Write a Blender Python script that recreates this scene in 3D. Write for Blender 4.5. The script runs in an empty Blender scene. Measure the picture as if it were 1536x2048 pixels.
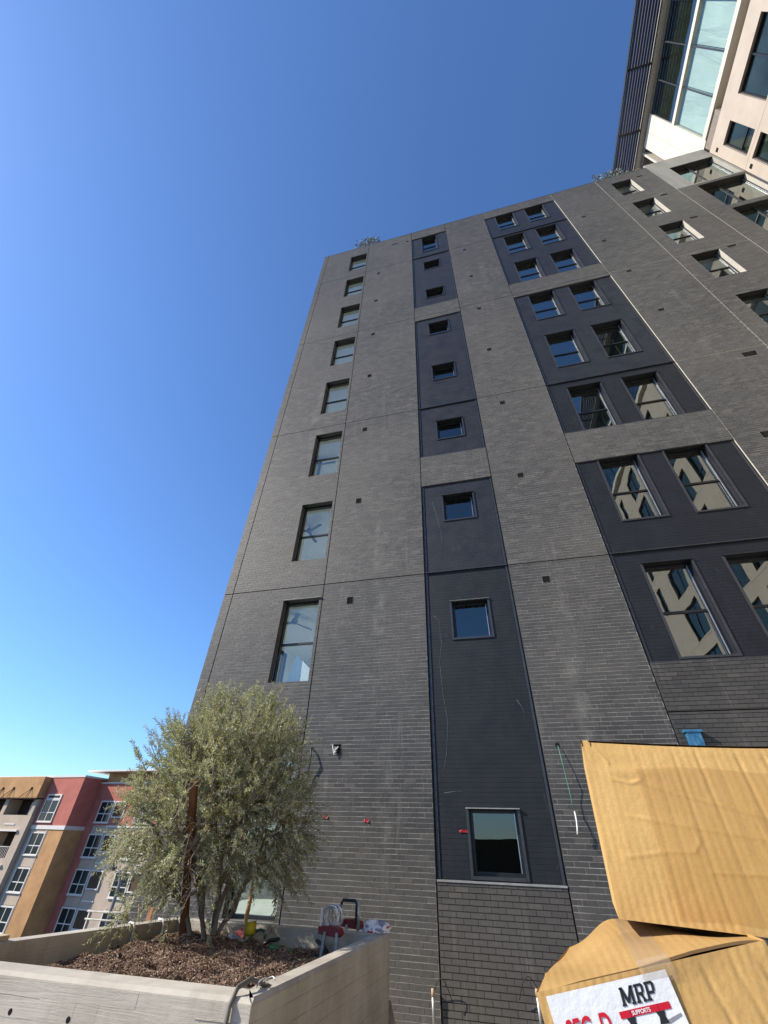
import bpy, math, random
import numpy as np
from mathutils import Vector, Matrix
random.seed(7); rng = np.random.default_rng(11)
scene = bpy.context.scene
R = math.radians

# ------------------------------------------------------------------ camera
CAM = np.array([.0328, -8.3034, .0990]); PITCH, ROLL, YAW = R(38.9067), R(2.0186), R(-15.6010); FPX = 829.804
_f = np.array([math.sin(YAW)*math.cos(PITCH), math.cos(YAW)*math.cos(PITCH), math.sin(PITCH)])
_r = np.array([math.cos(YAW), -math.sin(YAW), 0]); _u = np.cross(_r, _f)
_c, _s = math.cos(ROLL), math.sin(ROLL)
CR, CU, CF = _c*_r+_s*_u, -_s*_r+_c*_u, _f
cd = bpy.data.cameras.new('camera'); cam = bpy.data.objects.new('camera', cd)
scene.collection.objects.link(cam); scene.camera = cam
cam.matrix_world = Matrix(((CR[0], CU[0], -CF[0], CAM[0]), (CR[1], CU[1], -CF[1], CAM[1]), (CR[2], CU[2], -CF[2], CAM[2]), (0, 0, 0, 1)))
cd.sensor_fit = 'VERTICAL'; cd.sensor_height = 24.0; cd.lens = 24.0*FPX/2048
cd.clip_start = .05; cd.clip_end = 6000

# ------------------------------------------------------------------ sky, sun, exposure
SUN = Vector((-2.33, -1.0, 1.78)).normalized()
w = bpy.data.worlds.new('World'); scene.world = w; w.use_nodes = True
nt = w.node_tree; bg = nt.nodes['Background']; sky = nt.nodes.new('ShaderNodeTexSky')
sky.sky_type = 'NISHITA'; sky.sun_disc = False
sky.sun_elevation = math.asin(SUN.z); sky.sun_rotation = math.atan2(SUN.x, SUN.y)
sky.altitude = 0; sky.air_density = 1.0; sky.dust_density = 0.35; sky.ozone_density = 10.0
nt.links.new(sky.outputs[0], bg.inputs[0]); bg.inputs[1].default_value = .15
sl = bpy.data.lights.new('sun', 'SUN'); sl.energy = 4.9; sl.angle = R(.53); sl.color = (1, .93, .82)
so = bpy.data.objects.new('sun', sl); scene.collection.objects.link(so)
so.rotation_euler = SUN.to_track_quat('Z', 'Y').to_euler(); so.location = (-30, -20, 40)
vs = scene.view_settings; vs.view_transform = 'Standard'; vs.look = 'None'; vs.exposure = .62; vs.gamma = 1; vs.use_curve_mapping = False
scene.cycles.max_bounces = 8; scene.cycles.transparent_max_bounces = 12; scene.cycles.caustics_reflective = False; scene.cycles.caustics_refractive = False

COL = scene.collection
# ------------------------------------------------------------------ helpers
def ray(x, y):
    d = (x-768)*CR-(y-1024)*CU+FPX*CF; return d/np.linalg.norm(d)
def hit(x, y, ax, v):
    d = ray(x, y); return CAM+d*((v-CAM[ax])/d[ax])
def project(P):
    v = np.asarray(P, float)-CAM; wz = v@CF
    return 768+FPX*(v@CR)/wz, 1024-FPX*(v@CU)/wz

class MB:
    def __init__(s): s.v = []; s.f = []; s.mi = []
    def add(s, vs, fs, m=0):
        b = len(s.v); s.v += [tuple(map(float, p)) for p in vs]; s.f += [tuple(b+i for i in f) for f in fs]; s.mi += [m]*len(fs); return s
    def box(s, x0, x1, y0, y1, z0, z1, m=0):
        v = [(x, y, z) for z in (z0, z1) for y in (y0, y1) for x in (x0, x1)]
        return s.add(v, [(0, 2, 3, 1), (4, 5, 7, 6), (0, 1, 5, 4), (2, 6, 7, 3), (0, 4, 6, 2), (1, 3, 7, 5)], m)
    def obox(s, c, a, b, n, m=0):   # centre, three half vectors
        c, a, b, n = map(np.array, (c, a, b, n))
        v = [c+i*a+j*b+k*n for k in (-1, 1) for j in (-1, 1) for i in (-1, 1)]
        return s.add(v, [(0, 2, 3, 1), (4, 5, 7, 6), (0, 1, 5, 4), (2, 6, 7, 3), (0, 4, 6, 2), (1, 3, 7, 5)], m)
    def bar(s, p, q, wd, ht=None, m=0):
        p, q = Vector(p), Vector(q); d = q-p; L = d.length; d.normalize()
        up = Vector((0, 0, 1)) if abs(d.z) < .95 else Vector((0, 1, 0))
        a = d.cross(up).normalized(); b = a.cross(d)
        return s.obox((p+q)/2, d*(L/2), a*(wd/2), b*((ht or wd)/2), m)
    def tube(s, path, r, n=8, m=0, cap=True):
        P = [Vector(p) for p in path]; k = len(P)
        rs = r if hasattr(r, '__len__') else [r]*k
        ref = Vector((.31, .22, .93)); rings = []
        for i in range(k):
            d = (P[min(i+1, k-1)]-P[max(i-1, 0)]).normalized()
            a = d.cross(ref)
            if a.length < 1e-3: a = d.cross(Vector((1, 0, 0)))
            a.normalize(); b = d.cross(a)
            rings.append([P[i]+(a*math.cos(2*math.pi*j/n)+b*math.sin(2*math.pi*j/n))*rs[i] for j in range(n)])
        v = [p for rg in rings for p in rg]; f = []
        for i in range(k-1):
            for j in range(n): f.append((i*n+j, i*n+(j+1) % n, (i+1)*n+(j+1) % n, (i+1)*n+j))
        if cap: f += [tuple(range(n-1, -1, -1)), tuple((k-1)*n+j for j in range(n))]
        return s.add(v, f, m)
    def lathe(s, c, prof, n=16, m=0, ax=(0, 0, 1)):
        ax = Vector(ax).normalized(); a = ax.orthogonal().normalized(); b = ax.cross(a); c = Vector(c)
        v = [c+ax*z+(a*math.cos(2*math.pi*j/n)+b*math.sin(2*math.pi*j/n))*r for r, z in prof for j in range(n)]
        f = [(i*n+j, i*n+(j+1) % n, (i+1)*n+(j+1) % n, (i+1)*n+j) for i in range(len(prof)-1) for j in range(n)]
        return s.add(v, f, m)
    def poly(s, pts, d, m=0):       # polygon thickened by vector d
        n = len(pts); d = np.array(d, float); P = [np.array(p, float) for p in pts]
        return s.add(P+[p+d for p in P], [tuple(range(n)), tuple(range(2*n-1, n-1, -1))]+[(i, i+n, (i+1) % n+n, (i+1) % n) for i in range(n)], m)
    def build(s, name, mat, parent=None, smooth=False, origin=None):
        o0 = np.array(origin if origin is not None else (0, 0, 0), float)
        me = bpy.data.meshes.new(name)
        v = np.array(s.v, float)-o0
        me.from_pydata(v.tolist(), [], s.f)
        for m in (mat if isinstance(mat, (list, tuple)) else [mat]): me.materials.append(m)
        if any(s.mi): me.polygons.foreach_set('material_index', s.mi)
        me.polygons.foreach_set('use_smooth', [smooth]*len(s.f))
        me.update()
        return link(name, me, parent, o0)

def link(name, me, parent=None, loc=(0, 0, 0)):
    o = bpy.data.objects.new(name, me); COL.objects.link(o); o.location = Vector(loc)
    if parent is not None: setparent(o, parent)
    return o
WT = {}
def wtrans(o): return WT.get(o.name, o.location.copy()) if o.parent else o.location.copy()
def setparent(o, p):                # every object keeps its world place: translation only
    wl = o.location.copy(); o.parent = p; o.location = wl-wtrans(p); WT[o.name] = wl
def tag(o, label=None, cat=None, group=None, kind=None):
    for k, v in (('label', label), ('category', cat), ('group', group), ('kind', kind)):
        if v: o[k] = v
    return o
def thing(name, loc, label, cat, group=None):
    return tag(link(name, None, None, loc), label, cat, group)
def copy_part(src, parent, dloc):   # copies a part and its sub-parts, moved by dloc
    c = src.copy(); COL.objects.link(c); c.parent = None; wl = wtrans(src)+Vector(dloc); c.location = wl; setparent(c, parent)
    for ch in list(src.children):
        k = ch.copy(); COL.objects.link(k); k.parent = c; WT[k.name] = wtrans(ch)+Vector(dloc)
    return c
def npmesh(name, V, F, mat, parent=None, attr=None, smooth=False, kind=None):
    V = np.asarray(V, np.float32); F = np.asarray(F, np.int32); me = bpy.data.meshes.new(name); k = F.shape[1]
    me.vertices.add(len(V)); me.vertices.foreach_set('co', V.ravel())
    me.loops.add(F.size); me.loops.foreach_set('vertex_index', F.ravel())
    me.polygons.add(len(F)); me.polygons.foreach_set('loop_start', np.arange(0, F.size, k, dtype=np.int32))
    me.polygons.foreach_set('loop_total', np.full(len(F), k, np.int32))
    me.polygons.foreach_set('use_smooth', np.full(len(F), smooth))
    me.update(calc_edges=True)
    if attr is not None:
        a = me.attributes.new('tone', 'FLOAT', 'POINT'); a.data.foreach_set('value', np.asarray(attr, np.float32))
    me.materials.append(mat); o = link(name, me, parent)
    if kind: o['kind'] = kind
    return o

# ------------------------------------------------------------------ materials
class NT:
    def __init__(s, name):
        s.m = bpy.data.materials.new(name); s.m.use_nodes = True; s.t = s.m.node_tree; s.p = s.t.nodes['Principled BSDF']; s.out = s.t.nodes['Material Output']
    def n(s, typ, **kw):
        nd = s.t.nodes.new(typ)
        for k, v in kw.items():
            if k.startswith('i_'): nd.inputs[k[2:].replace('_', ' ')].default_value = v
            elif k.startswith('n_'): nd.inputs[int(k[2:])].default_value = v
            else: setattr(nd, k, v)
        return nd
    def l(s, a, b): s.t.links.new(a, b)
    def coord(s, scale=(1, 1, 1)):
        g = s.n('ShaderNodeNewGeometry'); mp = s.n('ShaderNodeMapping'); mp.inputs['Scale'].default_value = scale
        s.l(g.outputs['Position'], mp.inputs['Vector']); return mp.outputs[0]
    def noise(s, scale, detail=4, rough=.55, stretch=(1, 1, 1), dist=0):
        nd = s.n('ShaderNodeTexNoise'); nd.inputs['Scale'].default_value = scale; nd.inputs['Detail'].default_value = detail; nd.inputs['Roughness'].default_value = rough; nd.inputs['Distortion'].default_value = dist
        s.l(s.coord(stretch), nd.inputs['Vector']); return nd.outputs[0]
    def ramp(s, fac, stops):
        nd = s.n('ShaderNodeValToRGB'); e = nd.color_ramp.elements
        while len(e) < len(stops): e.new(.5)
        for el, (p, c) in zip(e, stops): el.position = p; el.color = (c if hasattr(c, '__len__') else (c, c, c))[:3]+(1,) if hasattr(c, '__len__') else (c, c, c, 1)
        s.l(fac, nd.inputs[0]); return nd.outputs[0]
    def mix(s, a, b, fac, mode='MIX'):
        nd = s.n('ShaderNodeMix', data_type='RGBA', blend_type=mode)
        for sock, v in ((nd.inputs[6], a), (nd.inputs[7], b), (nd.inputs[0], fac)):
            if hasattr(v, 'is_output'): s.l(v, sock)
            elif hasattr(v, '__len__'): sock.default_value = tuple(v)[:3]+(1,)
            else: sock.default_value = v
        return nd.outputs[2]
    def bump(s, h, strength, dist=.01, prev=None):
        nd = s.n('ShaderNodeBump'); nd.inputs['Strength'].default_value = strength; nd.inputs['Distance'].default_value = dist
        s.l(h, nd.inputs['Height'])
        if prev is not None: s.l(prev, nd.inputs['Normal'])
        s.l(nd.outputs[0], s.p.inputs['Normal']); return nd.outputs[0]
    def set(s, rough=.7, spec=.4, metal=0.0, col=None):
        s.p.inputs['Roughness'].default_value = rough; s.p.inputs['Specular IOR Level'].default_value = spec; s.p.inputs['Metallic'].default_value = metal
        if col is not None:
            if hasattr(col, 'is_output'): s.l(col, s.p.inputs['Base Color'])
            else: s.p.inputs['Base Color'].default_value = tuple(col)[:3]+(1,)
        return s.m
def simple(name, col, rough=.6, spec=.4, metal=0, var=.18, vscale=6, bump=.0, bscale=60, stretch=(1, 1, 1)):
    t = NT(name); nz = t.noise(vscale, 5, .6, stretch)
    c0 = tuple(c*(1-var) for c in col); c1 = tuple(min(1, c*(1+var)) for c in col)
    t.set(rough, spec, metal, t.ramp(nz, [(.3, c0), (.7, c1)]))
    if bump: t.bump(t.noise(bscale, 4, .6, stretch), bump, .004)
    return t.m

def brick_mat(name, single):
    t = NT(name)
    if single: tone = t.n('ShaderNodeObjectInfo').outputs['Random']
    else: tone = t.n('ShaderNodeAttribute', attribute_name='tone').outputs['Fac']
    lo = t.ramp(tone, [(0, (.036, .035, .0335)), (.5, (.046, .0445, .0425)), (.93, (.058, .0555, .0525)), (1, (.080, .071, .062))])
    if single: c = lo
    else:      # the upper panel rows come from a paler, dustier batch
        hi = t.ramp(tone, [(0, (.062, .0575, .0515)), (.5, (.076, .0705, .063)), (.93, (.092, .085, .075)), (1, (.122, .109, .092))])
        c = t.mix(lo, hi, t.n('ShaderNodeAttribute', attribute_name='batch').outputs['Fac'])
    big = t.noise(.23, 3, .5); c = t.mix(c, (.118, .107, .091), t.ramp(big, [(.42, 0.), (.66, .6)]))
    st = t.noise(1.15, 6, .72, (1.0, 1, .12)); sp = t.noise(1.9, 3, .6)
    stf = t.n('ShaderNodeMath', operation='MULTIPLY'); t.l(t.ramp(st, [(.56, 0.), (.78, .6)]), stf.inputs[0]); t.l(t.ramp(sp, [(.42, 0.), (.62, 1.)]), stf.inputs[1])
    c = t.mix(c, (.27, .255, .225), stf.outputs[0])
    drip = t.noise(3.2, 4, .7, (1.6, 1, .10)); c = t.mix(c, (.22, .205, .18), t.ramp(drip, [(.60, 0.), (.80, .5)]))
    fine = t.noise(38, 4, .7); c = t.mix(c, t.ramp(fine, [(.3, .74), (.7, 1.26)]), .65, 'MULTIPLY')
    t.set(.6, .4, 0, c); t.l(t.ramp(fine, [(.3, .5), (.7, .72)]), t.p.inputs['Roughness'])
    t.bump(t.noise(55, 4, .65), .35, .004); return t.m
M = {}
M['brick'] = brick_mat('brick_field', False); M['brick1'] = brick_mat('brick_single', True)
M['mortar'] = simple('mortar_concrete', (.25, .24, .215), .9, .2, var=.35, vscale=5, bump=.3, bscale=90)
M['reveal'] = simple('precast_return', (.42, .39, .33), .85, .25, var=.15, vscale=14, bump=.25, bscale=70)
M['reveal_dark'] = simple('brick_return', (.085, .078, .069), .8, .3, var=.25, vscale=14, bump=.3, bscale=60)
M['joint'] = simple('joint_sealant', (.02, .02, .021), .8, .2)
def dark_panel(nm_, g_):
    t = NT(nm_); n1 = t.noise(2.2, 5, .65); c = t.ramp(n1, [(.3, (.0095*g_, .0112*g_, .0155*g_)), (.7, (.016*g_, .0185*g_, .0245*g_))])
    sc = t.noise(3.1, 8, .8, (1, 1, .35), 1.2); c = t.mix(c, (.10, .10, .105), t.ramp(sc, [(.60, 0.), (.80, .5)]))
    sp = t.noise(26, 3, .7); c = t.mix(c, (.085, .085, .09), t.ramp(sp, [(.68, 0.), (.82, .55)]))
    t.set(.5, .35, 0, c); t.l(t.ramp(n1, [(.3, .5), (.7, .66)]), t.p.inputs['Roughness']); t.bump(t.noise(45, 4, .6), .18, .003); return t.m
M['dark'] = dark_panel('dark_panel', .78); M['dark2'] = dark_panel('dusty_dark_panel', 1.25)
M['blackmetal'] = simple('black_anodised_metal', (.012, .012, .014), .38, .5, .0, var=.2)
M['darktrim'] = simple('dark_trim_metal', (.045, .046, .05), .36, .55, .3, var=.2)
M['alu'] = simple('mill_aluminium', (.55, .55, .55), .35, .5, .8, var=.12)
M['flash'] = simple('pale_flashing', (.30, .295, .28), .45, .5, .3, var=.2)
M['drywall'] = simple('white_drywall', (.86, .865, .85), .8, .3, var=.03, vscale=2)
M['floorin'] = simple('pale_floor', (.58, .56, .52), .6, .4)
def glass(name, tint, base=.10, ior=1.7, wav=.06, wscale=1.3):
    t = NT(name); t.t.nodes.remove(t.p)
    tr = t.n('ShaderNodeBsdfTransparent'); tr.inputs[0].default_value = tint+(1,)
    gl = t.n('ShaderNodeBsdfGlossy'); gl.inputs['Roughness'].default_value = .0; gl.inputs['Color'].default_value = (.93, .98, .95, 1)
    fr = t.n('ShaderNodeFresnel'); gb = t.n('ShaderNodeNewGeometry'); mr = t.n('ShaderNodeMapRange'); mr.inputs['To Min'].default_value = ior; mr.inputs['To Max'].default_value = 1/ior
    t.l(gb.outputs['Backfacing'], mr.inputs['Value']); t.l(mr.outputs[0], fr.inputs['IOR'])
    ad = t.n('ShaderNodeMath', operation='ADD', use_clamp=True); ad.inputs[1].default_value = base; t.l(fr.outputs[0], ad.inputs[0])
    b = t.n('ShaderNodeBump'); b.inputs['Strength'].default_value = wav; b.inputs['Distance'].default_value = .05; t.l(t.noise(wscale, 1.5, .4), b.inputs['Height']); t.l(b.outputs[0], gl.inputs['Normal'])
    mx = t.n('ShaderNodeMixShader'); t.l(ad.outputs[0], mx.inputs[0]); t.l(tr.outputs[0], mx.inputs[1]); t.l(gl.outputs[0], mx.inputs[2]); t.l(mx.outputs[0], t.out.inputs[0]); return t.m
M['glass'] = glass('window_glass', (.92, .96, .95), .03, 1.5, .02)
M['glass_dark'] = glass('tinted_window_glass', (.55, .60, .58), .10, 1.75, .05)
M['glass_strip'] = glass('bathroom_glass', (.45, .52, .52), .03, 1.65, .02); M['glass_wing'] = glass('wing_glass', (.62, .68, .66), .0, 1.38, .03)
M['glass_clear'] = glass('clear_glazing', (.90, .95, .92), .02, 1.5, .03)
M['glass_far'] = simple('far_window_glass', (.012, .022, .024), .12, .35, var=.3, vscale=.7)
M['tan'] = simple('tan_render', (.43, .365, .30), .9, .2, var=.07, vscale=1.6, bump=.2, bscale=40)
M['cream'] = simple('cream_render', (.55, .505, .42), .85, .25, var=.05, vscale=1.2)
M['lightconc'] = simple('pale_precast', (.30, .29, .25), .85, .3, var=.2, vscale=1.8, bump=.2, stretch=(1, 1, .3))
M['slat'] = simple('brown_slat', (.05, .038, .03), .55, .4, var=.3, vscale=3)
M['ventdark'] = simple('vent_cavity', (.012, .012, .012), .9, .1)

# ------------------------------------------------------------------ setting
TZ = -1.75; GZ = -16.0
MB().box(-2500, 2500, -2500, 2500, GZ-.5, GZ).build('street_ground', simple('asphalt_ground', (.07, .07, .068), .9, .3, var=.3, vscale=.05))['kind'] = 'structure'
pav = NT('deck_paving'); bt = pav.n('ShaderNodeTexBrick', offset=0.0); bt.inputs['Scale'].default_value = 1; bt.inputs['Brick Width'].default_value = .61; bt.inputs['Row Height'].default_value = .61; bt.inputs['Mortar Size'].default_value = .006
bt.inputs['Color1'].default_value = (.30, .29, .27, 1); bt.inputs['Color2'].default_value = (.34, .33, .31, 1); bt.inputs['Mortar'].default_value = (.06, .06, .06, 1); pav.l(pav.coord(), bt.inputs['Vector'])
pav.set(.85, .3, 0, pav.mix(bt.outputs[0], pav.ramp(pav.noise(7, 5, .65), [(.3, .75), (.7, 1.15)]), 1, 'MULTIPLY'))
MB().box(-13, 13.45, -34, -.02, GZ+.01, TZ).build('terrace', pav.m)['kind'] = 'structure'

# ------------------------------------------------------------------ brick building
ST = 3.048; BX0, BX1 = -6.47, 13.48; ROOF = 27.15; CH = .06773; CL = .2032; JT = .0105; JV = .0066
VJ = [BX0, -6.22, -3.73, -1.26, .61, 2.68, 6.19, 8.40, 10.80, BX1]
HJ = [TZ-.3, 5.04, 11.14, 17.24, 23.40, ROOF]
bb = thing('brick_building', (3.5, 7, TZ), 'dark grey brick apartment building with black recessed panels and flat roof', 'building')
strip_zones = [(18.08, 26.12), (8.90, 16.95), (-.27, 7.77)]; pair_zones = [(18.15, 26.22), (8.92, 17.02), (2.77, 7.80)]
zones = [(-1.25, .60, a, b) for a, b in strip_zones]+[(2.69, 6.18, a, b) for a, b in pair_zones]
H0 = 1.64; WH = 1.90
openings = []; wins = []         # (x0,x1,z0,z1,type)
for n in range(0, 9):
    z1 = H0+ST*n
    openings.append((-4.74, -3.81, -.86 if n == 0 else z1-WH-.02, z1)); wins.append(('col', n)+openings[-1])
sw = [(-.2, .62), (3.48, 4.29), (6.54, 7.34), (9.60, 10.40), (12.65, 13.47), (15.69, 16.51), (18.83, 19.58), (21.87, 22.65), (24.10, 26.03)]
for n, (a, b) in enumerate(sw): openings.append((-.70, .06, a, b)); wins.append(('strip', n)+openings[-1])
for n in range(1, 9):
    z1 = H0+.06+ST*n+(.10 if n >= 6 else 0)
    for X in ((3.23, 4.11), (4.70, 5.59)): openings.append((X[0], X[1], z1-WH, z1)); wins.append(('pair', n)+openings[-1])
for n in range(1, 9):
    z1 = H0+.06+ST*n+(.14 if n >= 5 else 0); openings.append((8.90, 9.80, z1-WH-.04, z1)); wins.append(('right', n)+openings[-1])
bal = [(11.52, 13.36, 23.5-ST*k, 26.2-ST*k) for k in range(0, 8)]
for k, o in enumerate(bal): openings.append(o); wins.append(('balcony', k)+o)
vents = [(-3.03, 1.49+ST*n, .165, .19) for n in range(8)]+[(1.33, 4.60+ST*n, .165, .165) for n in range(7)]+[(6.83, 13.93+ST*n, .20, .15) for n in range(4)]+[(10.2, 17.06+ST*n, .31, .14) for n in range(4)]+[(7.92, 10.84, .36, .21), (6.93, 7.79, .36, .21), (-2.2, 26.2, .32, .12), (-1.5, 26.1, .15, .15)]
vent_rect = [(x-a/2, x+a/2, z-b/2, z+b/2) for x, z, a, b in vents]
LIGHT = (10.81, BX1, 23.41, 27.5)     # pale precast panel, no brick

def cells(x0, x1, z0, z1, holes):     # rectangle minus holes -> list of rectangles
    hs = [h for h in holes if h[0] < x1-1e-6 and h[1] > x0+1e-6 and h[2] < z1-1e-6 and h[3] > z0+1e-6]
    zs = sorted({z0, z1, *[min(max(h[2], z0), z1) for h in hs], *[min(max(h[3], z0), z1) for h in hs]}); out = []
    for a, b in zip(zs, zs[1:]):
        if b-a < 1e-5: continue
        m = (a+b)/2; cur = x0
        for h in sorted(h for h in hs if h[2] < m < h[3]):
            if h[0] > cur+1e-6: out.append((cur, h[0], a, b))
            cur = max(cur, h[1])
        if cur < x1-1e-6: out.append((cur, x1, a, b))
    return out
G = .010
for i in range(len(VJ)-1):
    hj = list(HJ)
    if i >= 5: hj = sorted(hj+[1.96])
    if i == 8: hj[-1] = 27.5
    for a, b in zip(hj, hj[1:]):
        xa, xb, za, zb = VJ[i]+(G if i else 0), VJ[i+1]-G, a+G, b-(G if b < 27 else 0)
        m = MB(); zz = [z for z in zones if z[0] < xb and z[1] > xa]
        lt = i == 8 and a > 23
        for c in cells(xa, xb, za, zb, openings+zz+vent_rect): m.box(c[0], c[1], 0, .165, c[2], c[3])
        if m.f: m.build('wall_panel', M['lightconc'] if lt else M['reveal'] if i >= 6 else M['reveal_dark'], bb)
        for z in zz:                       # recessed black panels
            z0, z1 = max(z[2], za), min(z[3], zb)
            if z1-z0 < .05: continue
            m = MB()
            for c in cells(xa, xb, z0, z1, openings): m.box(c[0], c[1], .040, .17, c[2], c[3])
            dm = M['dark'] if (zb < 5.5 or i == 5 and zb < 12) else M['dark2']; pan = m.build('dark_panel', dm, bb)
            near = z1 < 8; acc = MB(); k = 0; step = CH
            zc = z0+.03
            while zc < z1-.03:
                q = MB(); zt = min(zc+step, z1-.03)
                for c in cells(xa+.055, xb-.055, zc+.0016, zt-.0016, openings):
                    if c[1]-c[0] < .03: continue
                    q = MB() if near else acc; q.box(c[0], c[1], .0377+random.uniform(-.0009, .0009), .0405, c[2], c[3])
                    if near: q.build('panel_board', dm, pan)

                zc += step
            if acc.f: acc.build('panel_board', dm, pan)['kind'] = 'stuff'
m = MB()
for x in VJ[1:-1]:
    for c in cells(x-G, x+G, TZ-.3, ROOF, zones): m.box(c[0]-.004, c[1]+.004, .034, .16, c[2], c[3])
for z in HJ[1:-1]:
    for c in cells(BX0, BX1, z-G, z+G, openings): m.box(c[0], c[1], .036, .158, c[2]-.004, c[3]+.004)
m.build('joint_sealant', M['joint'], bb)
# trims round the black panels
for z in zones:
    for x0, x1 in ((z[0]+.01, z[0]+.05), (z[1]-.05, z[1]-.01)): MB().box(x0, x1, .024, .045, z[2]+.02, z[3]-.02).build('panel_trim', M['darktrim'], bb)
    fl = MB(); fl.box(z[0]-.003, z[1]+.003, -.014 if z[2] < 0 else -.004, .05, z[2]-.012, z[2]+.012); fl.build('sill_flashing', M['flash'] if z[2] < 0 else M['darktrim'], bb)

for z in zones:
    for hz in HJ[1:-1]:
        if z[2]+.2 < hz < z[3]-.2: MB().box(z[0]+.004, z[1]-.004, -.001, .046, hz+.011, hz+.030).build('panel_lip', M['darktrim'], bb)
chalk = simple('chalk_scuff', (.15, .15, .155), .9, .1, var=.4, vscale=9)
for pts in ([(-1.10, .0368, 4.0), (-1.0, .0365, 3.9), (-.97, .0365, 3.4), (-1.03, .0365, 3.0), (-1.0, .0365, 2.4), (-.94, .0365, 1.9), (-1.0, .0365, 1.4), (-1.08, .0365, 1.1)], [(.33, .0365, 2.25), (.40, .0365, 2.12), (.44, .0365, 1.95)], [(-1.08, .0365, .83), (-.85, .0365, .86), (-.72, .0365, .83)], [(-.98, .0365, 7.2), (-.8, .0365, 6.1), (-.85, .0365, 5.4)]):
    MB().tube(pts, .0028, 4).build('chalk_scuff', chalk, bb, True)
# --- bricks
def brick_field():
    B = []
    for i in range(len(VJ)-1):
        hj = list(HJ)
        if i >= 5: hj = sorted(hj+[1.96])
        for a, b in zip(hj, hj[1:]):
            if i == 8 and a > 23: continue
            xa, xb, za, zb = VJ[i]+(G if i else 0)+.0005, VJ[i+1]-G-.0005, a+G+.0005, b-(G if b < 27 else 0)-.0005
            blk = [h for h in openings+zones+vent_rect if h[0] < xb and h[1] > xa and h[2] < zb and h[3] > za]
            r0 = math.floor((za-H0)/CH); r1 = math.ceil((zb-H0)/CH); half = i == 3 or i == 5
            for r in range(r0, r1+1):
                z0, z1 = max(H0+r*CH+JT/2, za), min(H0+(r+1)*CH-JT/2, zb)
                if z1-z0 < .012: continue
                off = ((r % 2)*.5 if half else ((r*7) % 3)/3.0)*CL + (.055 if half else 0)
                rb_ = [(h[0]-.002, h[1]+.002, h[2]-.002, h[3]+.002) for h in blk if h[2]-.002 < z1 and h[3]+.002 > z0]
                x = xa+off-CL*(1+math.floor(off/CL))
                while x < xb:
                    b0, b1 = max(x+JV/2, xa), min(x+CL-JV/2, xb)
                    if b1-b0 > .022:
                        if any(h[0] < b1 and h[1] > b0 for h in rb_): B += [c for c in cells(b0, b1, z0, z1, rb_) if c[1]-c[0] > .02 and c[3]-c[2] > .012]
                        else: B.append((b0, b1, z0, z1))
                    x += CL
    return np.array(B)
B = brick_field()
full = (B[:, 1]-B[:, 0] > CL-JV-1e-4) & (B[:, 3]-B[:, 2] > CH-JT-1e-4)
cx, cz = (B[:, 0]+B[:, 1])/2, (B[:, 2]+B[:, 3])/2
pc = np.c_[cx, np.zeros(len(cx)), cz]; px, py = project(pc); px2, py2 = project(pc+np.array([CL/2, 0, CH/2])); px3, py3 = project(pc+np.array([CL/2, 0, -CH/2]))
area = np.abs((px2-px)*(py3-py)-(px3-px)*(py2-py)); dep = (pc-CAM)@CF
vis = full & (dep > 1) & (px > 5) & (px < 1530) & (py > 5) & (py < 2040) & ~((px > 1160) & (py > 1480)) & ~((px > 1070) & (py > 1975-.95*(px-1070))) & ~((px < 790) & (py > 1850)) & ~((px > 200) & (px < 640) & (py > 1400)) & ~((px < 470) & (py > 1780))
order = np.argsort(-np.where(vis, area, -1))[:300]; sel = np.zeros(len(B), bool); sel[order] = True
DP = .0028
dz_, dy_ = (CH-JT)/2, DP
me = None
for k in order:
    if me is None:
        q = MB().box(-(CL-JV)/2, (CL-JV)/2, -dy_, .012, -dz_, dz_); o = q.build('brick', M['brick1'], None); me = o.data
    else: o = link('brick', me)
    o.location = (cx[k], random.uniform(-.0012, .0010), cz[k]); o.rotation_euler = (random.uniform(-.012, .012), random.uniform(-.002, .002), random.uniform(-.005, .005)); setparent(o, bb)
rest = B[~sel]; n = len(rest); yf = -DP+rng.uniform(-.0012, .0010, n)
V = np.zeros((n, 8, 3)); 
for j, (xi, zi, yy) in enumerate([(0, 2, 0), (1, 2, 0), (1, 3, 0), (0, 3, 0), (0, 2, 1), (1, 2, 1), (1, 3, 1), (0, 3, 1)]):
    V[:, j, 0] = rest[:, xi]; V[:, j, 2] = rest[:, zi]; V[:, j, 1] = (yf+rng.uniform(-.0004, .0004, n)) if yy == 0 else .002
Fq = np.array([(0, 1, 2, 3), (0, 3, 7, 4), (1, 5, 6, 2), (3, 2, 6, 7), (0, 4, 5, 1)])
Fa = (np.arange(n)[:, None, None]*8+Fq[None]).reshape(-1, 4)
bc = npmesh('brick_courses', V.reshape(-1, 3), Fa, M['brick'], bb, np.repeat(rng.random(n), 8), kind='stuff')
bat = np.interp((rest[:, 2]+rest[:, 3])/2, [5.03, 5.05, 11.13, 11.15, 17.23, 17.25], [0, .85, .85, 1.1, 1.1, .95]); at = bc.data.attributes.new('batch', 'FLOAT', 'POINT'); at.data.foreach_set('value', np.repeat(bat, 8).astype(np.float32))
MORT = MB(); M['dark_mortar'] = simple('dark_mortar', (.022, .021, .020), .9, .2)
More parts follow.
